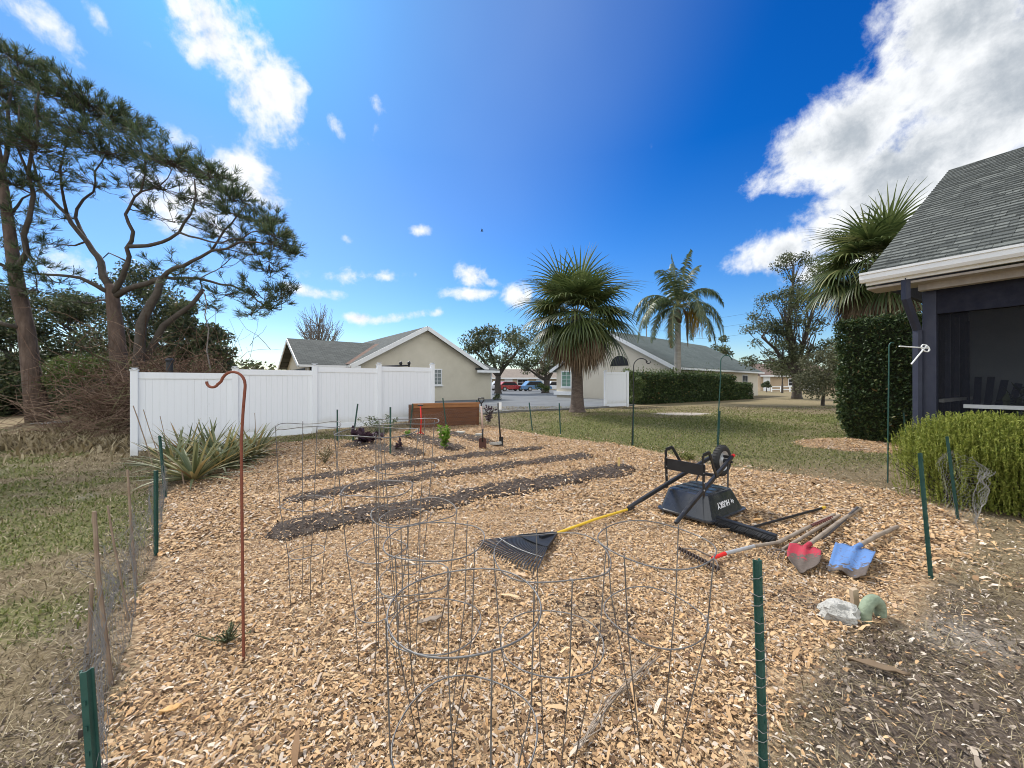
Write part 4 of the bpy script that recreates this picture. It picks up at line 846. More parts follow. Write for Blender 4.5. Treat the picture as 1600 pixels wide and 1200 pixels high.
# taller rough grass and weeds along the thicket foot
r = np.random.default_rng(3); x = r.uniform(-13.5, -7.2, 9000); y = r.normal(10.2, .7, 9000)
o = blades('rough_grass', x, y, DRYG, (.12, .34), .006, .5, 12, .6); tag(o, 'tall straw coloured grass along the foot of the thicket', 'grass', kind='stuff')
# --- clipped hedges and rosemary
def box_points(Pf, A, Bd, H, n, seed, thick=.14, rough=.08):
    g = np.random.default_rng(seed); ar = np.array([A * Bd, A * H, A * H, Bd * H, Bd * H]); f = g.choice(5, n, p=ar / ar.sum())
    a = g.uniform(0, A, n); b = g.uniform(0, Bd, n); h = g.uniform(0.03, H, n); ins = np.abs(g.normal(0, thick * .5, n)) - rough * g.uniform(0, 1, n) ** 3
    h = np.where(f == 0, H - ins, h); b = np.where(f == 1, ins, np.where(f == 2, Bd - ins, b)); a = np.where(f == 3, ins, np.where(f == 4, A - ins, a))
    bul = .1 * (fbm(a * 1.0 + b, h, 1.6, seed) - .5)
    a = a + bul; b = b + bul
    o = np.array(Pf(0, 0, 0)); u = np.array(Pf.u); v = np.array(Pf.v)
    return o + a[:, None] * u + b[:, None] * v + h[:, None] * np.array([0, 0, 1.0])
HF = frame((7.3, 21.7), (.83, .56), (-.56, .83)); hd = empty('clipped_hedge', HF(6.5, .7, .25), 'long low dark green clipped hedge before the cream house', 'hedge')
pts = box_points(HF, 10.6, 1.5, 1.75, 26000, 4, .16, .14) + np.array([0, 0, .25]); p2 = box_points(frame(HF(10.4, .1, 0)[:2], HF.u[:2], HF.v[:2]), 3.0, 1.2, 1.2, 6000, 5, .16, .12) + np.array([0, 0, .25])
sp = np.random.default_rng(6); top = np.stack([sp.uniform(.2, 10, 1500), sp.uniform(.2, 1.3, 1500), 1.75 + sp.exponential(.12, 1500)], -1)
top[:, 2] += .28 * np.exp(-((top[:, 0] - 4) / .7) ** 2) * sp.uniform(0, 1, 1500)
top = np.array(HF(0, 0, .25)) + top[:, :1] * np.array(HF.u) + top[:, 1:2] * np.array(HF.v) + top[:, 2:] * np.array([0, 0, 1.0])
leaf_soup('hedge_foliage', np.concatenate([pts, p2]), .13, .55, HEDGEL, hd, seed=4)
leaf_soup('new_growth', top, .13, .4, BUSHL, hd, seed=9, dirs=np.tile([0, 0, 1.0], (1500, 1)))
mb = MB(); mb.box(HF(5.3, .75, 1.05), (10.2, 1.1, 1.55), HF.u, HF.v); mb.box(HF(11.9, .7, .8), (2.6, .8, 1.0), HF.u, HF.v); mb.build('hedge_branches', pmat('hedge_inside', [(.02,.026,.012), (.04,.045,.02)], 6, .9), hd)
tree('leafy_shrub', 'loose light green shrub between the white gate panel and hedge', G(dp(990,632,20.5).x, 20.5), [blob(992,605,9,26,20.5,14), blob(985,585,7,12,20.5,5)], BUSHL, .11, 1900, 21, .04, cat='bush', clump=.28)
T0 = at(1315, 680); TF = frame((8.02, 9.5), (.53, -.85), (.85, .53)); th_ = empty('tall_hedge', TF(.95, .6, .12), 'tall dark clipped hedge block standing beside the navy porch', 'hedge')
pts = box_points(TF, 1.42, 1.3, 2.9, 26000, 8, .12, .12) + np.array([0, 0, .1]); sc_ = ss(0, .8, pts[:, 2])[:, None]; ctr = np.array(TF(.71, .65, 0)); pts[:, :2] = ctr[:2] + (pts[:, :2] - ctr[:2]) * (.72 + .28 * sc_)
leaf_soup('hedge_foliage', pts, .075, .5, HEDGEL, th_, seed=8)
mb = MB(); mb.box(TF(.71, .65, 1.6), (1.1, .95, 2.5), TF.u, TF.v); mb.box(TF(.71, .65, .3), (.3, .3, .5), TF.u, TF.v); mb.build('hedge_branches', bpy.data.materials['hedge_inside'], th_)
def sprigs(name, label, c1, c2, rad, H, n, seed):
    g = np.random.default_rng(seed); base = Vector(((c1[0] + c2[0]) / 2, (c1[1] + c2[1]) / 2, 0)); base.z = float(gz(base.x, base.y)); root = empty(name, base, label, 'bush')
    f = g.uniform(0, 1, n); a = g.uniform(0, 2 * np.pi, n); rr = np.sqrt(g.uniform(0, 1, n))
    bx = c1[0] + (c2[0] - c1[0]) * f + np.cos(a) * rr * rad; by = c1[1] + (c2[1] - c1[1]) * f + np.sin(a) * rr * rad
    hh = H * (1 - .35 * rr ** 3) * g.uniform(.9, 1.03, n); zt = gz(bx, by); lo = np.maximum(0.02, hh * g.uniform(-.1, .75, n)); le = g.uniform(.22, .42, n)
    zb = zt + np.where(g.uniform(0, 1, n) < .55, hh - le, np.minimum(lo, hh - le)); zb = np.maximum(zb, zt + .03)
    out = np.stack([np.cos(a), np.sin(a)], -1) * (.02 + .12 * rr ** 2)[:, None] + g.normal(0, .12, (n, 2)); D = np.concatenate([out, np.ones((n, 1))], 1); D /= np.linalg.norm(D, axis=1)[:, None]
    P0 = np.stack([bx, by, zb], -1); k = 26; fr = np.linspace(0, 1, k)
    C_ = (P0[:, None] + D[:, None] * (le[:, None] * fr)[..., None]).reshape(-1, 3); Dn = np.repeat(D, k, 0); dirs = Dn * .8 + g.normal(0, .55, C_.shape)
    leaf_soup('sprigs', C_, .04, .24, ROSEM, root, seed=seed, dirs=dirs)
    mb = MB(); r = random.Random(seed)
    for i in range(0, n, 5): p, q = limb(Vector((c1[0] + (c2[0] - c1[0]) * f[i], c1[1] + (c2[1] - c1[1]) * f[i], zt[i])), Vector(P0[i]), .008, .004, 3, .1, r); mb.tube(p, q, 3, False)
    mb.build('stems', BARKD, root); return root
sprigs('rosemary_bush', 'bright yellow green rosemary bush in front of the porch', (5.52, 4.86), (6.35, 4.1), .52, 1.13, 8500, 3)
# --- sabal palms
def sabal(name, label, base, cz, R, n, seed, tr=.24, skirt=True, sub=30):
    rnd = random.Random(seed); base = Vector(base); root = empty(name, base, label, 'palm tree'); c = Vector((base.x, base.y, cz)); mb = MB(); H = cz - base.z
    pts = [base + Vector((0, 0, H * f - .1)) for f in (0, .03, .08, .2, .4, .6, .8, .97)]; mb.tube(pts, [tr * k for k in (1.9, 1.6, 1.3, 1.12, 1.0, .95, .95, 1.0)], 14); mb.build('trunk', PALMT, root, smooth=True)
    live = ([], []); dead = ([], []); pet = MB()
    def frond(el, az, s, dst, droop):
        d = Vector((math.cos(az) * math.cos(el), math.sin(az) * math.cos(el), math.sin(el))); side = d.cross(Vector((0, 0, 1))); 
        if side.length < .1: side = Vector((1, 0, 0))
        side.normalize(); up = side.cross(d); lp = R * .5 * s; h = c + d * lp - Vector((0, 0, .1 * lp * droop))
        pet.tube([c + d * .12, c + d * lp * .5 + Vector((0, 0, .04)), h], [.022, .018, .014], 4, False)
        V, Fc = dst; L = R * .62 * s; tw = rnd.uniform(-.3, .3)
        up = (up * math.cos(tw) + side * math.sin(tw)); side = d.cross(up)
        for k in range(sub):
            th = (k / (sub - 1) * 2 - 1) * math.radians(118); ld = d * math.cos(th) + side * math.sin(th) * .95 + up * (.1 * abs(math.sin(th))); ld.normalize()
            l = L * (1 - .22 * abs(th) / 2.06) * rnd.uniform(.9, 1.08); w = ld.cross(up); w.normalize(); wd = .026 * R / 1.7 * rnd.uniform(.85, 1.15); p = h.copy(); b = len(V); dd = ld.copy()
            for i, (f, ww) in enumerate(((0, .45), (.3, 1), (.6, .85), (.85, .5), (1, .08))):
                V.append(p + w * wd * ww); V.append(p - w * wd * ww)
                dd = (dd + Vector((0, 0, -1)) * (.11 + .44 * droop * (i + 1) / 4)).normalized(); p = p + dd * l * .27
            for i in range(4): Fc.append((b + 2 * i, b + 2 * i + 1, b + 2 * i + 3, b + 2 * i + 2))
    for i in range(n):
        f = (i + .5) / n; el = math.asin(1 - 1.7 * f); az = i * 2.39996 + rnd.uniform(-.3, .3)
        old = el < -.38 and rnd.random() < .45
        frond(el + rnd.uniform(-.12, .12), az, rnd.uniform(.85, 1.08), dead if old else live, .15 + .95 * f)
    if skirt:
        for i in range(int(n * .42)): frond(rnd.uniform(-1.2, -.8), i * 2.39996, rnd.uniform(.75, .95), dead, 1.2)
    pet.build('petioles', pmat('petiole', [(.1,.11,.04), (.17,.17,.08)], 4, .6), root)
    npmesh('crown', [tuple(v) for v in live[0]], live[1], SABALG, root); npmesh('dead_fronds', [tuple(v) for v in dead[0]], dead[1], SABALD, root)
    return root
sabal('cabbage_palm', 'full round cabbage palm on the lawn with brown dead skirt', G(2.77, 16.3), 4.4, 2.62, 54, 5, .225)
sabal('cabbage_palm', 'tall cabbage palm rising behind the dark hedge block and porch roof', G(14.3, 15.0), 6.1, 2.65, 58, 8, .27)
# --- queen palm
def queen(name, label, base, cz, seed):
    rnd = random.Random(seed); base = Vector(base); root = empty(name, base, label, 'palm tree'); c = Vector((base.x, base.y, cz)); mb = MB(); H = cz - base.z
    mb.tube([base + Vector((0, 0, H * f - .1)) for f in (0, .1, .5, .85)], [.25, .21, .19, .175], 12); mb.build('trunk', PALMG, root, smooth=True)
    mb = MB(); mb.tube([base + Vector((0, 0, H * f)) for f in (.83, .9, .98)], [.22, .26, .12], 10); mb.build('crown_shaft', PALMT, root, smooth=True)
    live = ([], []); dead = ([], []); rach = MB()
    def frond(el, az, L, dst, grav, ll=.72):
        L = L * 1.28
        d = Vector((math.cos(az) * math.cos(el), math.sin(az) * math.cos(el), math.sin(el))); p = c.copy(); pts = [p.copy()]
        for i in range(16): d = (d + Vector((0, 0, -1)) * grav * (.35 + i / 9)).normalized(); p = p + d * L / 16; pts.append(p.copy())
        rach.tube(pts, [.03 - .0015 * i for i in range(17)], 4, False); V, Fc = dst
        for i in range(60):
            f = .14 + .86 * i / 60; k = min(int(f * 16), 15); q = pts[k].lerp(pts[k + 1], f * 16 - k); tn = (pts[k + 1] - pts[k]).normalized(); s = tn.cross(Vector((0, 0, 1)))
            s = s.normalized() if s.length > .05 else Vector((math.sin(az), -math.cos(az), 0))
            for sg in (-1, 1):
                dd = (s * sg * .9 + tn * .5 + Vector((0, 0, rnd.uniform(-.35, .5)))).normalized(); l = 1.2 * ll * math.sin(math.pi * min(.95, .2 + f * .75)) * rnd.uniform(.8, 1.15); w = tn * .032; b = len(V); r_ = q.copy()
                for j, ww in enumerate((.8, 1, .7, .1)):
                    V.append(r_ + w * ww); V.append(r_ - w * ww); dd = (dd + Vector((0, 0, -.42))).normalized(); r_ = r_ + dd * l / 3
                for j in range(3): Fc.append((b + 2 * j, b + 2 * j + 1, b + 2 * j + 3, b + 2 * j + 2))
    for i, (el, L, gv) in enumerate([(1.5,2.7,.05),(1.42,2.8,.06),(1.35,2.8,.07),(1.2,2.9,.12),(1.0,3.1,.17),(.85,3.2,.19),(.7,3.3,.2),(.55,3.4,.2),(.4,3.4,.21),(.3,3.4,.22),(.6,3.3,.21),(.2,3.3,.24),(1.3,2.7,.08),(.9,3.2,.19),(.35,3.3,.23),(1.1,3.0,.16),(.65,3.2,.2),(.5,3.3,.21),(.8,3.1,.2)]):
        frond(el, i * 2.4 + 2.9, L, live, gv)
    frond(.0, 3.3, 2.6, live, .2); frond(.05, -.2, 3.0, live, .18)
    for az, L in ((3.6, 2.3), (3.4, 2.0), (-.5, 2.3), (-.35, 1.9), (-.2, 2.2)): frond(.15, az, L, dead, .95, .42)
    rach.build('frond_stalks', pmat('rachis', [(.16,.17,.06), (.25,.24,.1)], 4, .6), root)
    npmesh('crown', [tuple(v) for v in live[0]], live[1], QUEENG, root); npmesh('dead_fronds', [tuple(v) for v in dead[0]], dead[1], QUEEND, root)
    mb = MB(); g = random.Random(2)
    for i in range(90):
        a = c + Vector((.85 + g.gauss(0, .22), -.35 + g.gauss(0, .2), -.35 + g.gauss(0, .1))); p, r = limb(a, a + Vector((g.gauss(.1, .12), g.gauss(0, .1), -g.uniform(.5, 1.7))), .02, .01, 4, .1, g); mb.tube(p, r, 3, False)
    mb.tube([c, c + Vector((.45, -.2, .05)), c + Vector((.85, -.35, -.35))], .03, 5); mb.build('flower_stalk', QUEENY, root)
    return root
queen('queen_palm', 'slender queen palm with grey trunk and hanging dead fronds', G(dp(1059,600,24.6).x, 24.6), 6.35, 4)
# --- pineapple plants
PINEAP = leafmat('pineapple_leaf', [(0,(.11,.135,.06)), (.4,(.19,.21,.1)), (.66,(.31,.3,.15)), (.85,(.48,.38,.16)), (1,(.36,.23,.12))], .15, .5, .4)
def rosette(label, base, R, n, seed):
    g = random.Random(seed); V = []; Fc = []; base = Vector(base)
    n = int(n * 1.6)
    for i in range(n):
        az = i * 2.39996 + g.uniform(-.3, .3); el = math.radians(g.uniform(6, 72)); L = 1.18 * R * g.uniform(.7, 1.15); d = Vector((math.cos(az) * math.cos(el), math.sin(az) * math.cos(el), math.sin(el))); s = d.cross(Vector((0, 0, 1))).normalized(); p = base + Vector((math.cos(az), math.sin(az), 0)) * .03 + Vector((0, 0, .02)); b = len(V); w = g.uniform(.018, .029)
        dr = g.uniform(.03, .2)
        for f in (.8, 1, .95, .8, .55, .06):
            u = s.cross(d); V.append(p + s * w * f + u * w * .5 * f); V.append(p); V.append(p - s * w * f + u * w * .5 * f); d = (d + Vector((0, 0, -dr))).normalized(); p = p + d * L / 5
        for k in range(5):
            for e in (0, 1): Fc.append((b + 3 * k + e, b + 3 * k + e + 1, b + 3 * k + 4 + e, b + 3 * k + 3 + e))
    o = npmesh('pineapple_plant', [tuple(v) for v in V], Fc, PINEAP, loc=base); return tag(o, label, 'plant', 'pineapple plants by the vinyl fence')
for i, (px, py, R, n, lb) in enumerate([(303,752,.72,46,'spiky pineapple plant in front, its leaf fan nearest the wire netting'),(345,733,.7,44,'spiky pineapple plant in the middle of the clump before the fence'),(272,735,.68,40,'spiky pineapple plant closest to the fence end post'),(378,722,.66,40,'spiky pineapple plant just behind the red rusty crook pole'),(325,714,.72,40,'yellowing pineapple plant at the back of the clump by the fence'),(398,714,.6,34,'outermost pineapple plant of the clump, toward the soil rows'),(290,718,.68,34,'pineapple plant at the back corner by the fence post')]):
    rosette(lb, at(px, py), R, n, 40 + i)
# small garden plants
def small_plant(name, label, base, spread, H, n, size, mat, seed, asp=.4, stems=7, cat='plant'):
    g = random.Random(seed); base = Vector(base); root = empty(name, base, label, cat); mb = MB(); P_ = []; D_ = []
    for k in range(stems):
        e = base + Vector((g.gauss(0, .5) * spread, g.gauss(0, .5) * spread, H * g.uniform(.6, 1))); p, r = limb(base, e, .006, .003, 5, .12, g); mb.tube(p, r, 4, False)
        for j in range(n // stems): f = g.uniform(.2, 1) * 5; i = min(int(f), 4); q = p[i].lerp(p[i + 1], f - i); o = Vector((g.gauss(0, 1), g.gauss(0, 1), g.gauss(.5, .6))).normalized(); P_.append(q + o * size * .5); D_.append(o)
    mb.build('stem', OLIVEL, root); leaf_soup('leaves', P_, size, asp, mat, root, seed=seed, dirs=D_); return root
LIME = leafmat('lime_leaves', [(0,(.1,.2,.02)), (1,(.2,.34,.05))], .4, .5, .3); PURP = leafmat('purple_leaves', [(0,(.03,.015,.025)), (1,(.08,.045,.06))], .2, .5, .4); GREYG = leafmat('grey_green_leaves', [(0,(.08,.11,.055)), (1,(.17,.2,.12))], .3, .6, .3)
small_plant('lettuce_stalk', 'bright lime green upright plant among the soil patches', at(694, 701), .1, .5, 260, .1, LIME, 1, .4, 5)
small_plant('purple_plant', 'dark purple leafy plant at the back of the garden', at(570, 693), .32, .3, 170, .16, PURP, 2, .6, 9)
small_plant('purple_plant', 'small dark purple plant stub between the tall cages', at(620, 705), .1, .2, 40, .08, PURP, 3, .6, 4)
small_plant('purple_plant', 'wispy purple tinged weed behind the standing spade', at(762, 664), .2, .6, 120, .1, PURP, 4, .5, 7)
small_plant('wispy_shrub', 'thin grey green shrub in front of the fence, by the brown bin', at(598, 684), .45, .62, 420, .08, GREYG, 5, .35, 12)
small_plant('weed', 'pale green weed clump by the red rusty crook pole', at(355, 1003), .12, .1, 220, .022, GREYG, 6, .25, 16)
small_plant('weed', 'low lush green clump at the lawn edge behind the wheelbarrow', at(1075, 719), .3, .12, 260, .06, LIVG, 7, .4, 12)
small_plant('weed', 'small yellowed grass tuft between cages and pineapple plants', at(507, 724), .16, .3, 120, .14, DRYG, 8, .1, 9)
small_plant('weed', 'small green sprout at the corner of the brown bin', at(636, 684), .12, .2, 60, .07, LIME, 9, .4, 5)

g = np.random.default_rng(5); Pq = ell(tuple(gpl + Vector((0, 0, .85))), (.42, .3, .5), 240, 3, .2)
leaf_soup('leaves', Pq, .22, .32, DARKL, pp, seed=6); MB().tube([gpl + Vector((0, 0, .25)), gpl + Vector((0, 0, .9))], .015, 6).build('stem', BARKD, pp)
# ---------------------------------------------------------------- vinyl fence
FP = [(210, 8.45, -.08), (492, 10.87, 0), ]
fa = Vector((-8.31, 8.45, 0)); fb = Vector((-2.69, 12.95, 0)); fd = (fb - fa).normalized(); FL = (fb - fa).length; fn = Vector((fd.y, -fd.x, 0))
fr_ = empty('vinyl_fence', (fa + fb) / 2, 'white vinyl privacy fence run with four tall panels', 'fence'); N_ = 4; PWD = FL / N_
def fence_post(p, z0, z1, parent):
    mb = MB(); mb.box((p.x, p.y, (z0 + z1) / 2), (.125, .125, z1 - z0), fd, fn); o = mb.build('post', VINYL, parent); bev(o, .006)
    c = MB(); c.box((p.x, p.y, z1 + .012), (.15, .15, .024), fd, fn); c.box((p.x, p.y, z1 + .044), (.14, .14, .04), fd, fn, None, .15); c.build('post_cap', VINYL, o)
def fence_panel(a, b, parent, H=1.74):
    za, zb = float(gz(a.x, a.y)), float(gz(b.x, b.y)); z0 = (za + zb) / 2 + .05; z1 = z0 + H; s = a + fd * .055; e = b - fd * .055; L = (e - s).length; n = 14
    mb = MB()
    for k in range(n):
        p = s + fd * L * (k + .5) / n; mb.box((p.x, p.y, (z0 + z1) / 2), (L / n - .0018, .024, z1 - z0 - .2), fd, fn)
    o = mb.build('panel', VINYL, parent); mb = MB(); p = (s + e) / 2
    mb.box((p.x, p.y, z1 - .07), (L, .045, .15), fd, fn).build('top_rail', VINYL, o); MB().box((p.x, p.y, z0 + .07), (L, .045, .15), fd, fn).build('bottom_rail', VINYL, o)
    return z1
for k in range(N_):
    a = fa + fd * PWD * k; b = fa + fd * PWD * (k + 1); z1 = fence_panel(a, b, fr_)
for k in range(N_ + 1):
    p = fa + fd * PWD * k; fence_post(p, float(gz(p.x, p.y)) - .06, float(gz(p.x, p.y)) + 1.87, fr_)
# single panel past the palm
ga = Vector((dp(946, 0, 19.2).x, 19.2, 0)); gb = Vector((dp(980, 0, 19.9).x, 19.9, 0)); fd = (gb - ga).normalized(); fn = Vector((fd.y, -fd.x, 0))
ff = empty('vinyl_fence', (ga + gb) / 2 + Vector((0, 0, .25)), 'single white vinyl panel standing alone between palm and hedge', 'fence')
fence_panel(ga, gb, ff); 
for p in (ga, gb): fence_post(p, .2, 2.06, ff)
# things seen over the fence
b_ = dp(265, 600, 10.5); b_.z = float(gz(b_.x, b_.y)); mb = MB(); mb.tube([b_, b_ + Vector((0, 0, 2.15))], .075, 12); mb.lathe([(.09, 2.12), (.1, 2.16), (.05, 2.22)], b_); o = mb.build('vent_pipe', BLACKP, loc=b_, smooth=True, autos=40); tag(o, 'dark pipe top showing just above the white fence', 'pipe')
a = dp(588, 573, 15); b = dp(640, 571, 16.2); rk = empty('swing_frame', Vector((a.x, a.y, .2)), 'black metal bar with two knobs showing above the fence', 'frame')
MB().tube([a, b], .035, 8).build('top_bar', BLACKM, rk)
for f in (.72, .98):
    p = a.lerp(b, f); MB().lathe([(.02, 0), (.05, .04), (.07, .1), (.05, .16), (.01, .19)], p + Vector((0, 0, .0)), n=10).build('finial', BLACKM, rk)
for f in (.02, .98): p = a.lerp(b, f); MB().tube([p, Vector((p.x, p.y, .15))], .03, 8).build('leg', BLACKM, rk)
# ---------------------------------------------------------------- brown bin
ba = at(646, 669); bb = at(748, 664); bx = (bb - ba); bx.z = 0; Lb = bx.length; bx.normalize(); bn = Vector((bx.y, -bx.x, 0))
bi = empty('compost_bin', (ba + bb) / 2, 'brown stained board bin with a paler top rail', 'garden bin')
mb = MB()
for k in range(5): p = ba + bx * Lb / 2; mb.box((p.x, p.y, p.z + .07 + k * .128), (Lb, .04, .12), bx, bn)
for e in (ba, bb):
    for k in range(5): p = e - bn * .42; mb.box((p.x, p.y, p.z + .07 + k * .128), (.04, .8, .12), bx, bn)
for k in range(5): p = ba + bx * Lb / 2 - bn * .84; mb.box((p.x, p.y, p.z + .07 + k * .128), (Lb, .04, .12), bx, bn)
mb.build('side_boards', BROWNW, bi)
mb = MB(); p = ba + bx * Lb / 2 + bn * .002; mb.box((p.x, p.y, p.z + .69), (Lb + .06, .09, .05), bx, bn); p = ba + bx * Lb / 2 + bn * .028; mb.box((p.x, p.y, p.z + .62), (Lb, .018, .08), bx, bn); mb.build('top_rail', BROWNT, bi)
# ---------------------------------------------------------------- fence posts, stakes, hooks
def u_post(label, base, top, mat=GREENP, group='green metal garden posts'):
    base = Vector(base); top = Vector(top); o_ = base - (top - base).normalized() * .1; d = (top - o_); L = d.length; d.normalize()
    X = Vector((1, 0, 0)) - d * d.x; X.normalize(); X = (X + Vector((0, .35, 0))).normalized(); X = (X - d * X.dot(d)).normalized(); Y = d.cross(X)
    prof = [(-.017, .006), (-.011, .006), (-.008, -.009), (.008, -.009), (.011, .006), (.017, .006), (.017, .009), (.009, .009), (.006, -.006), (-.006, -.006), (-.009, .009), (-.017, .009)]
    mb = MB(); mb.prism([o_ + X * a + Y * b for a, b in prof], d * L)
    n = mb
    for k in range(int(L / .075)):
        p = o_ + d * (.12 + k * .075)
        if (p - o_).length < L - .02: n.box(p - Y * .011, (.007, .005, .014), X, Y, d)
    o = mb.build('garden_post', mat, loc=base)
    return tag(o, label, 'fence post', group)
def ptop(base, px, py): return dp(px, py, base.y)
POSTS = [((243,868),(243,735),'green metal post halfway along the left netting'), ((258,779),(249,681),'green metal post beside the spiky pineapple plants'),
 ((527,690),(527,640),'dark green post before the fence, behind the far cage ring'), ((551,690),(559,631),'leaning dark post before the fence, left of the purple plant'),
 ((610,711),(610,636),'green metal post standing among the short soil patches'), ((640,676),(645,631),'dark post at the near corner of the brown bin'), ((698,671),(692,622),'leaning dark post in front of the brown bin'),
 ((748,664),(745,625),'dark post at the far corner of the brown bin'), ((832,673),(827,629),'green metal post right of the paving brick, in line with the drive'), ((876,679),(874,630),'green metal post just left of the palm trunk'),
 ((989,696),(990,632),'green metal post standing with the plain dark crook pole'), ((1122,705),(1125,642),'green metal post behind the wheelbarrow wheel, leaning on a crook pole'),
 ((1455,904),(1438,708),'leaning green metal post between blue shovel and rosemary'), ((1497,812),(1480,682),'green metal post wrapped in torn netting at the rosemary'), ((1417,700),(1412,645),'green metal post top behind the rosemary')]
for (bx_, by_), (tx, ty), lb in POSTS:
    b = at(bx_, by_); u_post(lb, b, ptop(b, tx, ty))
u_post('near green metal post with pale wire twists in the foreground', G(.935, 1.42), Vector((.91, 1.42, .845)))
u_post('close green metal post at the lower left corner', G(-1.235, 1.15), Vector((-1.29, 1.16, .63)))
def stake(label, base, top, r=.008, mat=BAMBOO):
    base = Vector(base); mb = MB(); p, rs = limb(base - Vector((0, 0, .05)), top, r, r * .8, 6, .02); mb.tube(p, rs, 7); o = mb.build('bamboo_stake', mat, loc=base, smooth=True, autos=50); return tag(o, label, 'garden stake', 'thin stakes along the left netting')
for (bx_, by_), (tx, ty), r, lb in [((175,1072),(147,799),.011,'tall thick bamboo stake nearest the lower left post'),((203,970),(168,790),.007,'thin dark leaning stake behind the thick bamboo stake'),((214,918),(199,734),.009,'pale bamboo stake just before the halfway green post'),
    ((139,1020),(143,912),.011,'short pale wood stake outside the left netting'),((246,745),(208,634),.009,'dark leaning stake crossing the fence end post'),((262,745),(224,640),.007,'thin leaning stake between fence end post and pineapple plants'),((272,740),(250,650),.006,'thin upright stake rising from the pineapple plants'),((402,714),(398,645),.007,'thin stake before the fence, right of the red rusty crook'),((289,758),(284,735),.012,'short yellowed stake at the foot of the pineapple plants')]:
    b = at(bx_, by_); stake(lb, b, ptop(b, tx, ty), r)
def crook(name, label, base, pts, r, mat):
    base = Vector(base); P_ = [base - Vector((0, 0, .1))] + [dp(a, b, base.y) for a, b in pts]; q = [P_[0]]
    mb = MB(); mb.tube(P_, r, 8); o = mb.build(name, mat, loc=base, smooth=True, autos=50); return tag(o, label, 'plant hook', 'shepherd hook poles')
def arc(c, rx, ry, a0, a1, n=10): return [(c[0] + rx * math.cos(math.radians(a0 + (a1 - a0) * k / n)), c[1] - ry * math.sin(math.radians(a0 + (a1 - a0) * k / n))) for k in range(n + 1)]
crook('shepherd_hook', 'tall rust red shepherd crook standing in the wood chips', at(381, 1032), [(378,800),(377,690),(380,640),(383,605)] + arc((364, 601), 19, 20, 0, 165) + [(341, 600)] + arc((332, 597), 9, 8, -20, -165) + [(323, 596)], .0075, RUST)
crook('shepherd_hook', 'dark green crook pole behind the wheelbarrow wheel', at(1120, 704), [(1123,640),(1126,590)] + arc((1135, 565), 9, 10, 175, 20) + [(1144, 563)], .011, GREENP)
crook('shepherd_hook', 'plain dark crook pole before the low hedge', at(987, 697), [(989,640),(990,590)] + arc((1002, 573), 12, 13, 175, 35) + arc((1013, 563), 4, 5, 200, 340), .011, BLACKM)
crook('shepherd_hook', 'slim green crook pole in front of the tall hedge block', at(1387, 755), [(1388,650),(1389,560)] + arc((1394, 543), 5, 8, 180, 60), .0085, GREENP)
# ---------------------------------------------------------------- netting
def netting(label, path, H, seed, cell=.05, r=.0008, wob=.05, mat=NETW, top=None):
    """hexagonal wire mesh hung along a ground path, bent and slack"""
    path = [Vector(p) for p in path]; cum = [0]
    for a, b in zip(path, path[1:]): cum.append(cum[-1] + (b - a).length)
    S_ = cum[-1]; ncx = int(S_ / cell); ncy = int(H / (cell * .87))
    def pos(s, h):
        s = min(max(s, 0), S_); k = max(j for j in range(len(path) - 1) if cum[j] <= s + 1e-9); f = (s - cum[k]) / (cum[k + 1] - cum[k]); p = path[k].lerp(path[k + 1], f); d = path[k + 1] - path[k]; n = Vector((d.y, -d.x, 0)).normalized()
        hh = h / H; sag = (1 - .16 * abs(math.sin(s * 2.3 + seed)) - .1 * float(vn(s, 0, 1.7, seed)))
        p = p + n * wob * ((float(fbm(s, h, 2.2, seed)) - .5) * 3 * (.4 + hh) + .25 * math.sin(s * 1.4 + seed) * hh); p.z = float(gz(p.x, p.y)) + h * sag + .005; return p
    V = []; E = []; idx = {}
    def vid(i, j, k):
        key = (i, j, k)
        if key not in idx: idx[key] = len(V); V.append(pos((i + .5 * (j % 2) + (.25 if 0 else 0)) * cell, (j + (.18 if k else -.18)) * cell * .87))
        return idx[key]
    for j in range(ncy + 1):
        for i in range(ncx):
            E.append((vid(i, j, 0), vid(i, j, 1)))
            if j < ncy:
                if j % 2 == 0: nb = [i - 1, i]
                else: nb = [i, i + 1]
                for q in nb:
                    if 0 <= q < ncx: E.append((vid(i, j, 1), vid(q, j + 1, 0)))
    V_ = np.array([tuple(v) for v in V]); E = np.array(E); a, b = V_[E[:, 0]], V_[E[:, 1]]; d = b - a; d /= np.linalg.norm(d, axis=1)[:, None] + 1e-9
    ref = np.where(np.abs(d[:, 2:3]) > .8, np.array([[1., 0, 0]]), np.array([[0, 0, 1.]])); s = np.cross(d, ref); s /= np.linalg.norm(s, axis=1)[:, None]; u = np.cross(d, s)
    R3 = [s * r, (-.5 * s + .87 * u) * r, (-.5 * s - .87 * u) * r]; VV = np.stack([a + R3[0], a + R3[1], a + R3[2], b + R3[0], b + R3[1], b + R3[2]], 1).reshape(-1, 3); B = (np.arange(len(E)) * 6)[:, None]
    Fq = np.concatenate([B + np.array([0, 1, 4, 3]), B + np.array([1, 2, 5, 4]), B + np.array([2, 0, 3, 5])], 0)
    o = npmesh('wire_netting', VV, Fq, mat, loc=path[len(path) // 2]); return tag(o, label, 'netting', 'hexagonal wire netting round the garden')
netting('crumpled grey hexagonal wire netting along the left side', [G(-1.25, 1.15), at(160, 1130), at(178, 1065), at(205, 965), at(222, 905), at(243, 866), at(252, 800), at(262, 765)], .6, 1, .05, .0009, .06)
netting('second layer of crumpled netting folded outside the left stakes', [at(133, 1170), at(140, 1040), at(172, 950), at(196, 890), at(222, 850)], .5, 4, .055, .0009, .12)
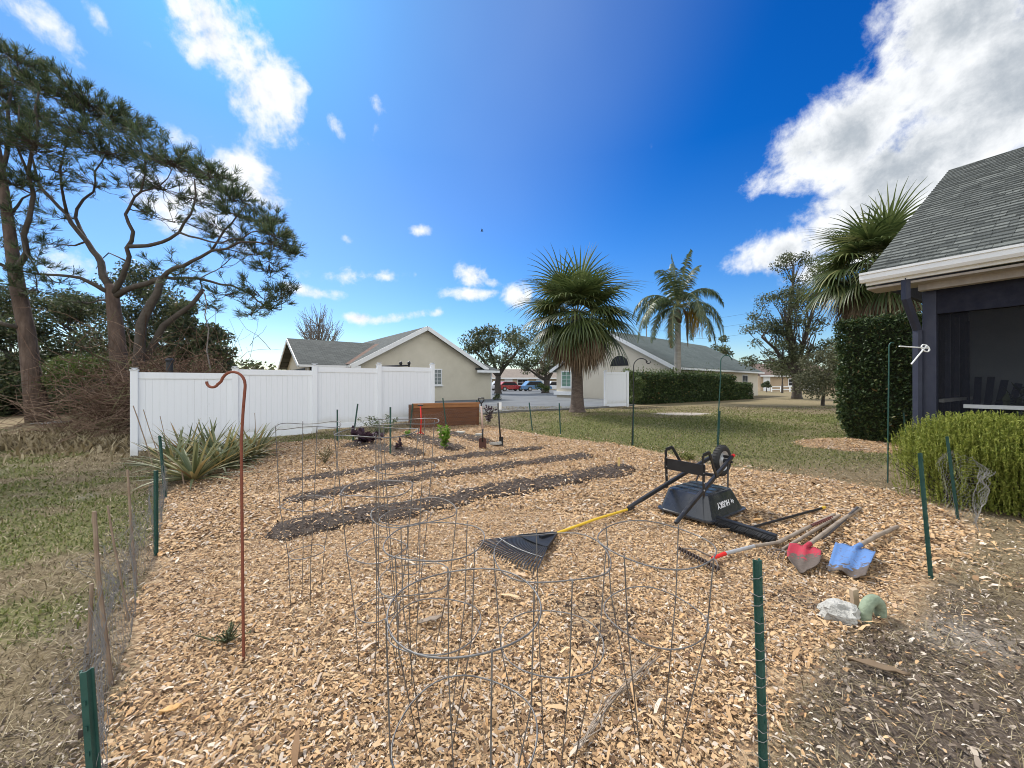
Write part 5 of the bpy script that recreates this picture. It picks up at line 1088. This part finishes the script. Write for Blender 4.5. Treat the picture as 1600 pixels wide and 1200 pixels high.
netting('faint wire netting along the back edge by the lawn', [at(552, 690), at(612, 690), at(698, 668), at(748, 664), at(783, 670), at(832, 673), at(876, 679), at(989, 696), at(1120, 705), at(1250, 735), at(1388, 755)], .62, 2, .075, .0011, .02)
nb_ = next(o for o in bpy.data.objects if o.get('label', '').startswith('near green metal post')); mb = MB(); sp_ = []; g = random.Random(3)
for k in range(16):
    z = .03 + k * .05; c0 = Vector((.9345 - .03 * z, 1.42, z)); s_ = 1 if k % 2 else -1
    sp_ += [c0 + Vector((-.024, .012, -.012)), c0 + Vector((-.01, -.016, s_ * .008 - .005)), c0 + Vector((.012, -.016, s_ * .012 + .005)), c0 + Vector((.026, .012, .014)), c0 + Vector((0, .018, .022 + g.uniform(-.008, .008)))]
mb.tube(sp_, .0012, 5); mb.build('wire_twist', NETW, nb_)
netting('torn bunched netting hanging on the post at the rosemary', [at(1478, 815), at(1497, 814), at(1520, 812), at(1538, 835)], .78, 6, .04, .0012, .12)
# ---------------------------------------------------------------- wire plant cages
def cage(label, base, rings, r, legs, rot, mat=GALV, foot=.05, seed=0, tilt=(0, 0)):
    """rings: (height, radius); legs run from the top ring to the ground"""
    g = random.Random(seed); base = Vector(base); root = empty('plant_cage', base, label, 'plant cage', 'wire plant cages in the wood chips')
    T = lambda rr, th, z: base + Vector((rr * math.cos(th) + tilt[0] * z, rr * math.sin(th) + tilt[1] * z, z))
    for z, rr in rings:
        mb = MB(); w = g.uniform(.004, .012); ph = g.uniform(0, 6)
        mb.tube([T(rr, 2 * math.pi * k / 40 + .0, z + w * math.sin(3 * 2 * math.pi * k / 40 + ph)) for k in range(42)], r, 6); mb.build('ring', mat, root, smooth=True)
    for k in range(legs):
        th = rot + 2 * math.pi * k / legs; rs = sorted(rings, reverse=True); pts = [T(rs[0][1] + .004, th, rs[0][0] + .012)]
        for z, rr in rs: pts.append(T(rr + .003, th, z))
        pts.append(T(foot, th + g.uniform(-.15, .15), -.06))
        mb = MB(); mb.tube(pts, [r * .95] * (len(pts) - 1) + [r * .9], 6); mb.build('leg', mat, root, smooth=True)
    return root
def cage_at(px, py, z, rad_px, label, rings, legs, rot, mat=GALV, seed=0, r=.0026, foot=.07, tilt=(0, 0)):
    """top ring center seen at (px, py) at height z gives the spot on the ground"""
    d = (EYE - z) * FPX / (py - HY); b = G((px - CX) / FPX * d, d); b.z = float(gz(b.x, b.y)); return cage(label, b, rings, r, legs, rot, mat, seed=seed, foot=foot, tilt=tilt)
cage_at(728, 948, .85, 113, 'closest wire cage, its big top ring facing the viewer in front', [(.85,.218),(.485,.207)], 4, .4, seed=1, r=.0025)
cage_at(862, 870, .85, 92, 'wire cage whose ring frames the leaf rake head', [(.85,.215),(.53,.19)], 4, .2, seed=2, r=.0023)
cage_at(1022, 852, .85, 90, 'wire cage nearest the bow rake teeth, on the right of the group', [(.85,.22),(.56,.195)], 4, .75, seed=3)
cage_at(680, 842, .85, 78, 'wire cage behind the closest one, left of the leaf rake', [(.85,.205),(.5,.19)], 4, 1.0, seed=4)
cage_at(648, 793, .85, 66, 'wire cage with its ring over the front soil row', [(.85,.215),(.5,.18)], 4, .1, seed=5)
cage_at(478, 661, 1.22, 50, 'tall leaning wire cage standing farthest from the tools', [(1.22,.2),(.68,.165),(.34,.11)], 4, .7, GALV, 6, .0026, .09, (.02, 0))
cage_at(590, 671, 1.25, 62, 'tall wire cage with bent top ring before the purple plant', [(1.25,.21),(.95,.18),(.62,.15),(.3,.11)], 4, .3, GALV, 7, .0026, .09)
cage_at(634, 654, 1.27, 52, 'tall wire cage in front of the brown bin', [(1.27,.21),(.98,.19),(.66,.16),(.35,.12)], 4, 1.2, GALV, 8, .0026, .08)
# ---------------------------------------------------------------- wheelbarrow, upside down
Fv = Vector((.81, .586, 0)).normalized(); Lt = Vector((-Fv.y, Fv.x, 0)); wc = Vector((2.195, 4.445, 0)); wz = float(gz(wc.x, wc.y)) + .02
def WB(s, l, z): return wc + Fv * s + Lt * l + Vector((0, 0, wz + z))
wb = empty('wheelbarrow', WB(0, 0, -.02), 'black wheelbarrow lying upside down on the wood chips', 'wheelbarrow')
m, t, out = nodes('tray_plastic'); c = coord(t); cdust = ramp(t, [(.014,.016,.019), (.026,.029,.034), (.085,.085,.082)], noise(t, c, 7, 5)); bsdf(t, out, cdust, mrange(t, noise(t, c, 5, 4), .3, .7, .14, .34, False), 0, .7, noise(t, c, 90, 2), .08, .003); TRAY = m
mb = MB(); rings = []
def rrect(s0, s1, w, z, rad, n=5):
    P_ = []
    for cx, cy, a0 in ((s1 - rad, w - rad, 0), (s0 + rad, w - rad, 90), (s0 + rad, -w + rad, 180), (s1 - rad, -w + rad, 270)):
        for k in range(n + 1): a = math.radians(a0 + 90 * k / n); P_.append(WB(cx + rad * math.cos(a), cy + rad * math.sin(a), z))
    return P_
lay = [rrect(-.43,.43,.325,.0,.09), rrect(-.43,.43,.325,.018,.09), rrect(-.405,.405,.3,.02,.08), rrect(-.4,.39,.295,.03,.08), rrect(-.345,.265,.235,.225,.06), rrect(-.33,.25,.22,.245,.05), rrect(-.31,.23,.2,.25,.04)]
n = len(lay[0])
for L_ in lay: mb.v += L_
for i in range(len(lay) - 1):
    for k in range(n): mb.f.append((i * n + k, i * n + (k + 1) % n, (i + 1) * n + (k + 1) % n, (i + 1) * n + k))
mb.f.append(tuple((len(lay) - 1) * n + k for k in range(n)))
inn = [rrect(-.385,.375,.28,.0,.08), rrect(-.33,.25,.22,.225,.06)]; b0 = len(mb.v)
for L_ in inn: mb.v += L_
for k in range(n): mb.f.append((b0 + (k + 1) % n, b0 + k, b0 + n + k, b0 + n + (k + 1) % n)); mb.f.append((k, b0 + k, b0 + (k + 1) % n, (k + 1) % n))
mb.f.append(tuple(b0 + n + k for k in range(n))[::-1])
tray = mb.build('tray', TRAY, wb, smooth=True, autos=32)
mb = MB()
for s in (-.2, -.05, .1): mb.beam(WB(s, .2, .2505), WB(s, -.2, .2505), .03, .012)
mb.build('rib', TRAY, tray)
# white lettering on the tray's side, upside down with the barrow
nf = (-Lt * .955 + Vector((0, 0, .297))).normalized(); xa = -Fv; ya = nf.cross(xa).normalized(); xa = ya.cross(nf).normalized()
fc = bpy.data.curves.new('lettering', 'FONT'); fc.body = 'HUSKY'; fc.size = .085; fc.align_x = 'CENTER'; fc.align_y = 'CENTER'; fc.extrude = .0012; fc.offset = .0022
fo = bpy.data.objects.new('tmp_text', fc); COL.objects.link(fo); bpy.context.view_layer.update(); me = bpy.data.meshes.new_from_object(fo.evaluated_get(bpy.context.evaluated_depsgraph_get())); bpy.data.objects.remove(fo)
fcn = WB(-.05, -.2645, .13) + nf * .0035; Mx = Matrix((xa, ya, nf)).transposed().to_4x4(); Mx.translation = fcn + Fv * -.0; me.transform(Matrix.Translation(-ORG[wb]) @ Mx)
link('lettering', me, pmat('white_print', [(.7,.7,.7), (.8,.8,.8)], 20, .6), tray)
mb = MB(); e0 = fcn + Fv * .2; S_ = .04
for off in ((.5, 0), (-.5, .2)):
    cc_ = e0 + xa * off[0] * S_ * .8 + ya * off[1] * S_; mb.prism([cc_ + xa * a * S_ * .5 + ya * b * S_ * .62 for a, b in ((0, 1), (1, .1), (.25, -.05), (.5, -1), (-1, 0), (-.2, .15))], nf * .0015)
mb.build('emblem', bpy.data.materials['white_print'], tray)
for sg in (-1, 1):
    a = WB(-.97, .27 * sg, .13); b = WB(.52, .1 * sg, .555); dd = (b - a).normalized(); mb = MB(); mb.beam(a + dd * .16, b, .036, .042); h = mb.build('handle', BLACKM, wb); bev(h, .008)
    g_ = MB(); g_.tube([a - dd * .02, a, a + dd * .12, a + dd * .19], [.016, .021, .021, .023], 10); g_.build('grip', BLACKP, h, smooth=True, autos=50)
    mb = MB(); u = .215 * sg
    P_ = [WB(-.36, u, .25), WB(-.38, u, .69), WB(-.25, u, .705), WB(-.02, u * .85, .4)]
    for p, q in zip(P_, P_[1:]): mb.beam(p, q, .038, .012, Lt)
    l = mb.build('leg', BLACKM, wb); bev(l, .004)
    mb = MB()
    for z in (.32, .4, .5, .6): mb.lathe([(.009, 0), (.009, .006)], WB(-.37 - .01 * (z - .25), u - .007, z) , -Lt, 8)
    mb.build('bolt', ALU, l)
    mb = MB(); mb.tube([WB(.22, .19 * sg, .23), WB(.33, .14 * sg, .5)], .009, 6); mb.build('strut', BLACKM, wb)
mb = MB(); mb.beam(WB(-.372, .235, .53), WB(-.372, -.235, .53), .012, .12); o = mb.build('cross_brace', BLACKM, wb)
mb = MB(); mb.beam(WB(.0, .19, .41), WB(.0, -.19, .41), .04, .03); mb.build('cross_bar', BLACKM, wb)
wcn = WB(.47, 0, .5); prof = [(.118, -.032), (.14, -.042), (.165, -.043), (.182, -.03), (.19, 0), (.182, .03), (.165, .043), (.14, .042), (.118, .032)]
w = MB().lathe(prof, wcn, Lt, 32, False).build('wheel', RUBBER, wb, smooth=True, autos=50)
tr_ = MB()
for k in range(30):
    th = 2 * math.pi * k / 30; rd = Fv * math.cos(th) + Vector((0, 0, 1)) * math.sin(th); tr_.box(wcn + rd * .187, (.012, .05, .01), rd.cross(Lt), Lt, rd)
tr_.build('tread', RUBBER, w)
RIM = pmat('pale_rim', [(.42,.44,.45), (.55,.57,.58)], 8, .4, .3)
MB().lathe([(.03, -.03), (.05, -.012), (.095, -.012), (.12, -.034), (.124, -.03), (.124, .03), (.12, .034), (.095, .012), (.05, .012), (.03, .03)], wcn, Lt, 28).build('rim', RIM, w, smooth=True, autos=35)
MB().lathe([(.012, -.13), (.014, -.12), (.03, -.06), (.03, .06), (.014, .12), (.012, .13)], wcn, Lt, 12).build('axle', BLACKP, w, smooth=True, autos=35)
mb = MB(); mb.beam(WB(.5, .11, .55), WB(.5, -.11, .55), .035, .03); mb.build('front_bar', BLACKM, wb)
mb = MB(); mb.tube([WB(.53, -.1, .56), WB(.565, -.1, .57)], .02, 8); mb.build('end_cap', REDB, wb)
# ---------------------------------------------------------------- leaf rake
A = at(866, 842) + Vector((0, 0, .045)); E1 = at(742, 853); E2 = at(838, 901); rk = empty('leaf_rake', A, 'black plastic fan leaf rake with yellow handle', 'rake')
mb = MB(); nt = 25; tine = MB()
for k in range(nt):
    f = k / (nt - 1); e = E1.lerp(E2, f); bulge = (E1.lerp(E2, .5) - A).normalized(); e = e + bulge * .05 * math.sin(math.pi * f) + Vector((0, 0, .01)); p0 = A.lerp(e, .04); d = (e - A); m1 = A.lerp(e, .45) + Vector((0, 0, .035)); m2 = A.lerp(e, .93) + Vector((0, 0, .03)); tip = A.lerp(e, 1.0) - Vector((0, 0, .02))
    for p, q, w0 in ((A.lerp(e, .4) + Vector((0, 0, .032)), m2, .011), (m2, tip, .009)): tine.beam(p, q, w0, .005)
tine.build('tines', BLACKP, rk)
pts = [A.lerp(E1.lerp(E2, f), .46) + (E1.lerp(E2, .5) - A).normalized() * .03 * math.sin(math.pi * f) + Vector((0, 0, .032 + .012 * math.sin(math.pi * f))) for f in [k / 8 for k in range(9)]]
sd1 = (E1 - A).normalized(); a1 = A + (E2 - E1).normalized() * -.022; a2 = A + (E2 - E1).normalized() * .022
mb.prism([a1] + pts + [a2], (0, 0, .009)); mb.beam(a1, pts[0], .014, .03); mb.beam(a2, pts[-1], .014, .03)
mb.beam(A + Vector((0, 0, .012)), A.lerp(E1.lerp(E2, .5), .3) + Vector((0, 0, .04)), .035, .025); mb.build('fan_plate', BLACKP, rk)
mb = MB()
for ff in (.7,):
    cr = [A.lerp(E1.lerp(E2, f), ff) + (E1.lerp(E2, .5) - A).normalized() * .03 * math.sin(math.pi * f) + Vector((0, 0, .038)) for f in [k / 10 for k in range(11)]]; mb.tube(cr, .006, 5)
mb.build('cross_rib', BLACKP, rk)
Bh = at(980, 803) + Vector((0, 0, .05)); MB().tube([A, A.lerp(Bh, .5) + Vector((0, 0, .012)), Bh], .0135, 10).build('handle', YEL, rk, smooth=True, autos=60)
dh = (Bh - A).normalized(); MB().tube([Bh, Bh + dh * .02, Bh + dh * .1, Bh + dh * .13], [.016, .019, .019, .012], 10).build('grip', BLACKP, rk, smooth=True, autos=60)
MB().tube([A - dh * .06, A + dh * .03], [.02, .017], 10).build('ferrule', BLACKP, rk, smooth=True, autos=60)
# ---------------------------------------------------------------- push broom
a = at(1112, 818); b = at(1212, 851); bd = (b - a).normalized(); bnn = Vector((bd.y, -bd.x, 0)); br = empty('push_broom', (a + b) / 2, 'wide black push broom head lying by the wheelbarrow', 'broom')
o = MB().beam(a + Vector((0, 0, .06)) - bnn * .03, b + Vector((0, 0, .06)) - bnn * .03, .05, .055).build('head_block', BLACKP, br); bev(o, .008)
mb = MB(); g = random.Random(1)
for k in range(80):
    for j in range(3):
        f = (k + g.random()) / 80; p = a.lerp(b, f) - bnn * .012 + Vector((0, 0, .04 + j * .012)); q = p + bnn * .1 + bd * g.uniform(-.008, .008) + Vector((0, 0, g.uniform(-.02, -.005))); mb.beam(p, q, .0045, .008)
mb.build('bristles', RUBBER, br)
h0 = at(1172, 834) + Vector((0, 0, .06)); h1 = at(1284, 798) + Vector((0, 0, .03)); MB().tube([h0, h1], .013, 9).build('handle', BLACKM, br, smooth=True, autos=60)
dh = (h1 - h0).normalized(); MB().tube([h1 - dh * .005, h1 + dh * .075], .0165, 9).build('end_grip', YEL, br, smooth=True, autos=60)
# ---------------------------------------------------------------- bow rake
a = at(1062, 866) + Vector((0, 0, .05)); b = at(1124, 899) + Vector((0, 0, .05)); c0 = at(1113, 880) + Vector((0, 0, .04)); rd = (b - a).normalized(); pmat('rusty_blade_dark', [(.03,.02,.016), (.06,.042,.034)], 20, .75)
rk = empty('bow_rake', (a + b) / 2, 'steel bow rake with teeth up, red ferrule and long pale pole', 'rake')
mb = MB(); mb.beam(a, b, .02, .022)
for k in range(14): p = a.lerp(b, (k + .2) / 13.4); mb.tube([p, p + Vector((-.012, -.014, .02)), p + Vector((-.045, -.05, .0))], [.008, .008, .004], 5)
mb.build('tooth_bar', bpy.data.materials['rusty_blade_dark'], rk)
mb = MB()
for e, s in ((a, 1), (b, -1)):
    m1 = e.lerp(c0, .45) + Vector((.05, .07, .01)) * (.8 if s > 0 else .4); mb.tube([e, m1, c0 + (c0 - (a + b) / 2) * .15], .006, 6)
mb.build('bow', GALVR, rk, smooth=True)
h1 = at(1216, 856) + Vector((0, 0, .05)); h2 = at(1303, 812) + Vector((0, 0, .06)); h0 = at(1133, 874) + Vector((0, 0, .05))
MB().tube([c0, h0], [.013, .017], 10).build('ferrule', REDB, rk, smooth=True, autos=60)
MB().tube([h0, at(1178, 862) + Vector((0, 0, .05))], .0155, 10).build('sleeve', ALU, rk, smooth=True, autos=60)
MB().tube([at(1178, 862) + Vector((0, 0, .05)), h1, h2], [.0155, .017, .016], 10).build('handle', WOODG, rk, smooth=True, autos=60)
# ---------------------------------------------------------------- garden fork and shovels
a = at(1222, 868) + Vector((0, 0, .05)); e = at(1312, 812) + Vector((0, 0, .05)); fk = empty('garden_fork', a, 'old garden fork with curved rusty tines and grey wood handle', 'fork')
MB().tube([a, a.lerp(e, .4), e], [.014, .017, .016], 9).build('handle', WOODG, fk, smooth=True, autos=60)
mb = MB(); dfk = (a - e).normalized(); sf = Vector((dfk.y, -dfk.x, 0)).normalized()
for k in (-1.5, -.5, .5, 1.5): mb.tube([a, a + sf * .03 * k + dfk * .03, a + sf * .038 * k + dfk * .1 + Vector((0, 0, .01)), a + sf * .042 * k + dfk * .16 - Vector((0, 0, .035))], [.007, .006, .005, .003], 6)
mb.build('tines', GALVR, fk, smooth=True)
def caked(name, paint, y0, y1):
    m, t, out = nodes(name); c = coord(t); sy = t.nodes.new('ShaderNodeSeparateXYZ'); t.links.new(c, sy.inputs[0]); n1 = noise(t, c, 16, 6, .7); n2 = noise(t, c, 45, 4)
    k = mrange(t, math_(t, 'ADD', sy.outputs[1], math_(t, 'MULTIPLY', math_(t, 'SUBTRACT', n1, .5), .6)), y0, y1)
    sp = mrange(t, n2, .56, .66); k = math_(t, 'MAXIMUM', k, math_(t, 'MULTIPLY', sp, .75)); d = ramp(t, [(.055,.042,.034), (.15,.118,.095)], n2)
    bsdf(t, out, mix(t, paint, d, k), .75, 0, .3, n1, .6, .01); return m
REDP = caked('caked_red_paint', (.36, .03, .05), -.13, -.16); BLUEP = caked('caked_blue_paint', (.1, .2, .42), -.29, -.32)
def shovel(name, label, tip, top, w, square, mat, hend, hm, grip=None):
    """blade grid from its shoulders to its tip, lying nearly flat on the chips"""
    tip = Vector(tip); top = Vector(top); root = empty(name, top, label, 'shovel'); d = (tip - top); L = d.length; d.normalize(); s = Vector((d.y, -d.x, 0)).normalized(); up = s.cross(d)
    if up.z < 0: up = -up
    n, mrows = 14, 12; V = []; Fc = []
    for i in range(mrows + 1):
        f = i / mrows
        wf = (1.0 if square else (1 - max(0, (f - .45) / .55) ** 2.2 * .72)) * (1 - .16 * f if square else 1)
        for j in range(n + 1):
            a = j / n * 2 - 1; sh = .085 * (math.cos(a * math.pi * 2 - math.pi) * .5 + .5) if f < .5 else 0
            sh = (.09 * (1 - abs(abs(a) - .5) * 2) * (1 - f * 1.4)) if f < .7 else 0
            ed = (-.04 * (1 - a * a) if square else .02 * (1 - a * a)) * f
            curl = .028 * a * a * (1 if not square else .8) - .02 * math.exp(-(a / .22) ** 2) * (1 - f) * -1.6 + .03 * f * (1 - f)
            if square: curl += .008 * (abs(a) > .88) + .02 * math.sin(a * 5) * f
            p = top + d * (L * f + (-sh) + ed) + s * a * w / 2 * wf + up * (curl + .03); V.append(p)
    for i in range(mrows):
        for j in range(n): q = i * (n + 1) + j; Fc.append((q, q + 1, q + n + 2, q + n + 1))
    bo = npmesh('blade', [tuple(v) for v in V], Fc, mat, root, smooth=True); so_ = bo.modifiers.new('sheet', 'SOLIDIFY'); so_.thickness = .004
    hend = Vector(hend); so2 = top + up * .05; hd_ = (hend - so2).normalized()
    MB().tube([top + d * L * .28 + up * .035, so2, so2 + hd_ * .13], [.012, .019, .021], 10).build('socket', mat, root, smooth=True, autos=60)
    MB().tube([so2 + hd_ * .11, so2.lerp(hend, .5) + Vector((0, 0, .01)), hend], [.018, .019, .018], 10).build('handle', hm, root, smooth=True, autos=60)
    return root
U = Vector((0, 0, 1))
shovel('round_shovel', 'worn red round point shovel with soil stuck to its blade', at(1252, 899) + U * .0, at(1258, 870) + U * .035, .22, False, REDP, at(1344, 799) + U * .04, WOODG)
sq = shovel('square_shovel', 'worn blue square mouth shovel with grey wood handle', at(1322, 906) + U * .0, at(1336, 870) + U * .03, .26, True, BLUEP, at(1402, 829) + U * .04, WOODG)
mb = MB(); a = at(1300, 838) + U * .06; e = at(1340, 801) + U * .06
mb.tube([at(1285, 850) + U * .055, a, e], [.012, .017, .015], 9); o = mb.build('tool_handle', pmat('dark_pole', [(.05,.045,.045), (.11,.1,.1)], 8, .7), loc=at(1300, 838), smooth=True, autos=60); tag(o, 'dark round tool handle lying along the red shovel', 'tool handle')
mb = MB(); n = 60; a = at(1268, 832) + U * .07; e = at(1300, 820) + U * .08
mb.tube([a.lerp(e, k / n) + Vector((0, .012 * math.cos(k * 1.1), .012 * math.sin(k * 1.1))) for k in range(n + 1)], .006, 5); o = mb.build('twisted_cord', pmat('maroon_cord', [(.1,.03,.03), (.18,.06,.05)], 10, .8), loc=a); tag(o, 'twisted dark maroon cord lying across the tool handles', 'cord')
# standing spade
b = at(754, 701); t_ = dp(752, 622, b.y); sp = empty('standing_spade', b, 'spade stuck upright in the chips, pale shaft and black handle', 'spade')
vx = Vector((1, 0, 0)); mb = MB(); mb.prism([b + Vector((a, 0, z)) for a, z in ((-.075, -.08), (.075, -.08), (.08, .2), (.05, .23), (-.05, .23), (-.08, .2))], (0, .008, 0)); o = mb.build('blade', pmat('rusty_blade', [(.05,.02,.014), (.1,.04,.03)], 9, .7), sp)
MB().tube([b + Vector((0, .004, .15)), b + Vector((0, .004, .42))], [.017, .02], 9).build('socket', BLACKM, sp, smooth=True)
MB().tube([b + Vector((0, .004, .4)), t_ - U * .17 + Vector((0, .004, 0))], .019, 9).build('shaft', pmat('pinkish_wood', [(.5,.36,.31), (.58,.43,.37)], 5, .6), sp, smooth=True)
q = t_ - U * .17; mb = MB(); mb.tube([q, q + U * .05, q + Vector((-.055, 0, .12)), q + Vector((-.06, 0, .17)), q + Vector((.06, 0, .17)), q + Vector((.055, 0, .12)), q + U * .05], .014, 8); mb.build('grip', BLACKP, sp, smooth=True)
# narrow trowel stake with white tag
b = at(783, 697); t_ = dp(778, 630, b.y); ed = empty('edging_tool', b, 'thin black upright tool with a white tag at its top', 'garden tool')
MB().tube([b + U * -.05, t_], .018, 8).build('shaft', BLACKM, ed, smooth=True); MB().box(b + U * .08, (.09, .02, .26)).build('blade', BLACKM, ed)
MB().box(t_ + Vector((.05, -.02, -.06)), (.06, .012, .16)).build('tag', WHITEP, ed)
# red tool at the bin
b = at(657, 680); t_ = dp(657, 631, b.y); rt = empty('red_tool', b, 'slim red upright tool with dark grip before the brown bin', 'garden tool')
MB().tube([b, t_.lerp(b, .5) + Vector((.02, 0, 0)), t_ - U * .06], .018, 8).build('shaft', REDB, rt, smooth=True); MB().tube([t_ - U * .04 - vx * .07, t_ - U * .04 + vx * .07], .018, 8).build('grip', BLACKP, rt); MB().tube([b - vx * .09 + U * .04, b + U * .08, b + vx * .09 + U * .03], .012, 6).build('foot_bar', REDB, rt)
# bricks, stakes, stones
def brick(label, p, rot, sz=(.26, .13, .06), tilt=0.0):
    p = Vector(p); c_, s_ = math.cos(rot), math.sin(rot); X = Vector((c_, s_, tilt)).normalized(); mb = MB(); mb.box(p + U * sz[2] * .6, sz, X, (-s_, c_, 0)); o = mb.build('paving_brick', CONC, loc=p); bev(o, .01, 2); tag(o, label, 'brick', 'pale bricks round the soil patches')
brick('white paving brick lying at the foot of the upright black tool', at(774, 696), -.9, (.27, .16, .07), .2); brick('pale brick half hidden in chips left of the standing spade', at(719, 678), -.5); brick('small pale block right behind the standing spade', at(748, 683), .2, (.16, .12, .08))
b = at(967, 733); mb = MB(); mb.box(b + U * .05, (.035, .02, .3)); o = mb.build('marker_stake', YELST, loc=b); tag(o, 'short yellow wood marker at the end of the longest soil row', 'marker stake')
b = at(1312, 966); g = random.Random(8); mb = MB(); n, m_ = 18, 10
import mathutils
for i in range(m_ + 1):
    for j in range(n):
        th = math.pi * i / m_; ph = 2 * math.pi * j / n; v = Vector((math.sin(th) * math.cos(ph), math.sin(th) * math.sin(ph), math.cos(th))); k = 1 + .45 * mathutils.noise.noise(v * 1.9 + Vector((3, 1, 2))) + .12 * mathutils.noise.noise(v * 7)
        mb.v.append(b + Vector((v.x * .112 * k, v.y * .09 * k, v.z * .075 * k + .03)))
for i in range(m_):
    for j in range(n): mb.f.append((i * n + j, i * n + (j + 1) % n, (i + 1) * n + (j + 1) % n, (i + 1) * n + j))
o = mb.build('concrete_lump', CONC, loc=b, smooth=True, autos=25); tag(o, 'rough white concrete lump lying at the plot edge', 'stone')
b = at(1363, 966); mb = MB()
mb.tube([b + Vector((.078 * math.cos(math.radians(a)), .03 * math.cos(math.radians(a)), .02 + .095 * math.sin(math.radians(a)))) for a in range(-20, 201, 10)], .034, 10); o = mb.build('cement_ring', GRNC, loc=b, smooth=True, autos=60); tag(o, 'pale green broken cement ring standing half buried', 'cement ring')
b = at(1336, 953); mb = MB(); mb.box(b + U * .05, (.045, .03, .18), (1, .2, .12)); o = mb.build('wood_block', pmat('pale_wood', [(.36,.27,.18), (.46,.36,.25)], 8, .8), loc=b); tag(o, 'upright flat wood piece between white lump and green ring', 'wood piece')
# big loose wood scraps and curled dead leaves by the near post
def scrap(label, p, L, Wd, rot, mat, seed, cat='wood scrap', name='wood_scrap'):
    g = random.Random(seed); p = Vector(p); X = Vector((math.cos(rot), math.sin(rot), 0)); Y_ = Vector((-X.y, X.x, 0)); V = []; Fc = []; n = 8
    for i in range(n + 1):
        f = i / n * 2 - 1; wl = Wd * (1 - f * f * .7) * g.uniform(.8, 1.2)
        for a in (-.5, 0, .5): V.append(p + X * f * L / 2 + Y_ * a * wl + U * (.02 + .012 * g.random() + (.014 if a else 0)))
    for i in range(n):
        for j in (0, 1): q = i * 3 + j; Fc.append((q, q + 1, q + 4, q + 3))
    o = npmesh(name, [tuple(v) for v in V], Fc, mat, loc=p, smooth=False); s_ = o.modifiers.new('t', 'SOLIDIFY'); s_.thickness = .006; tag(o, label, cat)
scrap('curled dry brown palm leaf piece on the dark mulch', at(1372, 1052), .24, .05, -.5, SABALD, 2, 'dead leaf', 'dead_leaf'); scrap('splintered wood chunk inside the second ring of the closest cage', at(672, 977), .16, .04, .4, WOODG, 3)
scrap('large pale chip below the leaf rake tines', at(812, 905), .13, .04, -.4, pmat('fresh_wood', [(.45,.3,.18), (.58,.42,.27)], 12, .8), 4); scrap('bright orange wood flake near the lower left of the plot', at(266, 1120), .08, .035, .5, pmat('orange_wood', [(.5,.28,.1), (.6,.38,.17)], 12, .8), 5)
scrap('orange wood flake beside the broom head', at(1185, 817), .1, .05, .2, bpy.data.materials['orange_wood'], 6)
# dead vine on the ground below the right hand cage
mb = MB(); q = random.Random(12)
for k in range(7):
    P_ = [at(a + q.uniform(-9, 9), b + q.uniform(-6, 6)) + U * q.uniform(.015, .07) for a, b in ((905,1190),(930,1150),(950,1110),(990,1075),(1030,1035))]
    mb.tube(P_, [.0022] * 5, 4)
twig_heap(mb, 40, (at(985,1080).x, at(985,1080).y), (.12, .14, .05), (.06, .16), .0016, 3)
o = mb.build('dead_vine', WOODG, loc=at(950, 1110)); tag(o, 'grey dead vine strands lying by the feet of the front cages', 'dead vine')
# ---------------------------------------------------------------- wires and bird
pa = Vector((dp(1010,0,95).x, 95, .2)); pb = Vector((dp(1262,0,70).x, 70, .2))
for p, lb in ((pa, 'far utility pole behind the queen palm'), (pb, 'far utility pole hidden behind the open oak')):
    mb = MB(); mb.tube([p, p + U * 17], [.16, .11], 8); mb.box(p + U * 16.4, (2.2, .12, .14)); o = mb.build('utility_pole', BARKG, loc=p); tag(o, lb, 'utility pole')
for z, lb in ((16.3, 'topmost far utility wire crossing the sky by the oak'), (14.3, 'middle far utility wire crossing the sky by the oak'), (12.2, 'lowest far utility wire crossing the sky by the oak')):
    P_ = [pa.lerp(pb, k / 12) + U * (z - 1.2 * math.sin(math.pi * k / 12)) for k in range(13)]; o = MB().tube(P_, .018, 4).build('utility_wire', BLACKM, loc=pa); tag(o, lb, 'wire')
c_ = dp(753, 361, 70); bd_ = empty('bird', c_, 'tiny dark bird high in the blue sky', 'bird')
MB().lathe([(.01, -.3), (.09, -.12), (.1, .05), (.06, .2), (.01, .3)], c_, (1, .2, .05), 10).build('body', BLACKM, bd_, smooth=True)
for s in (-1, 1): MB().prism([c_ + Vector((.1, .02 * s, .04)), c_ + Vector((.15, .3 * s, .2)), c_ + Vector((-.02, .55 * s, .22)), c_ + Vector((-.12, .05 * s, .04))], (0, 0, .02)).build('wing', BLACKM, bd_)
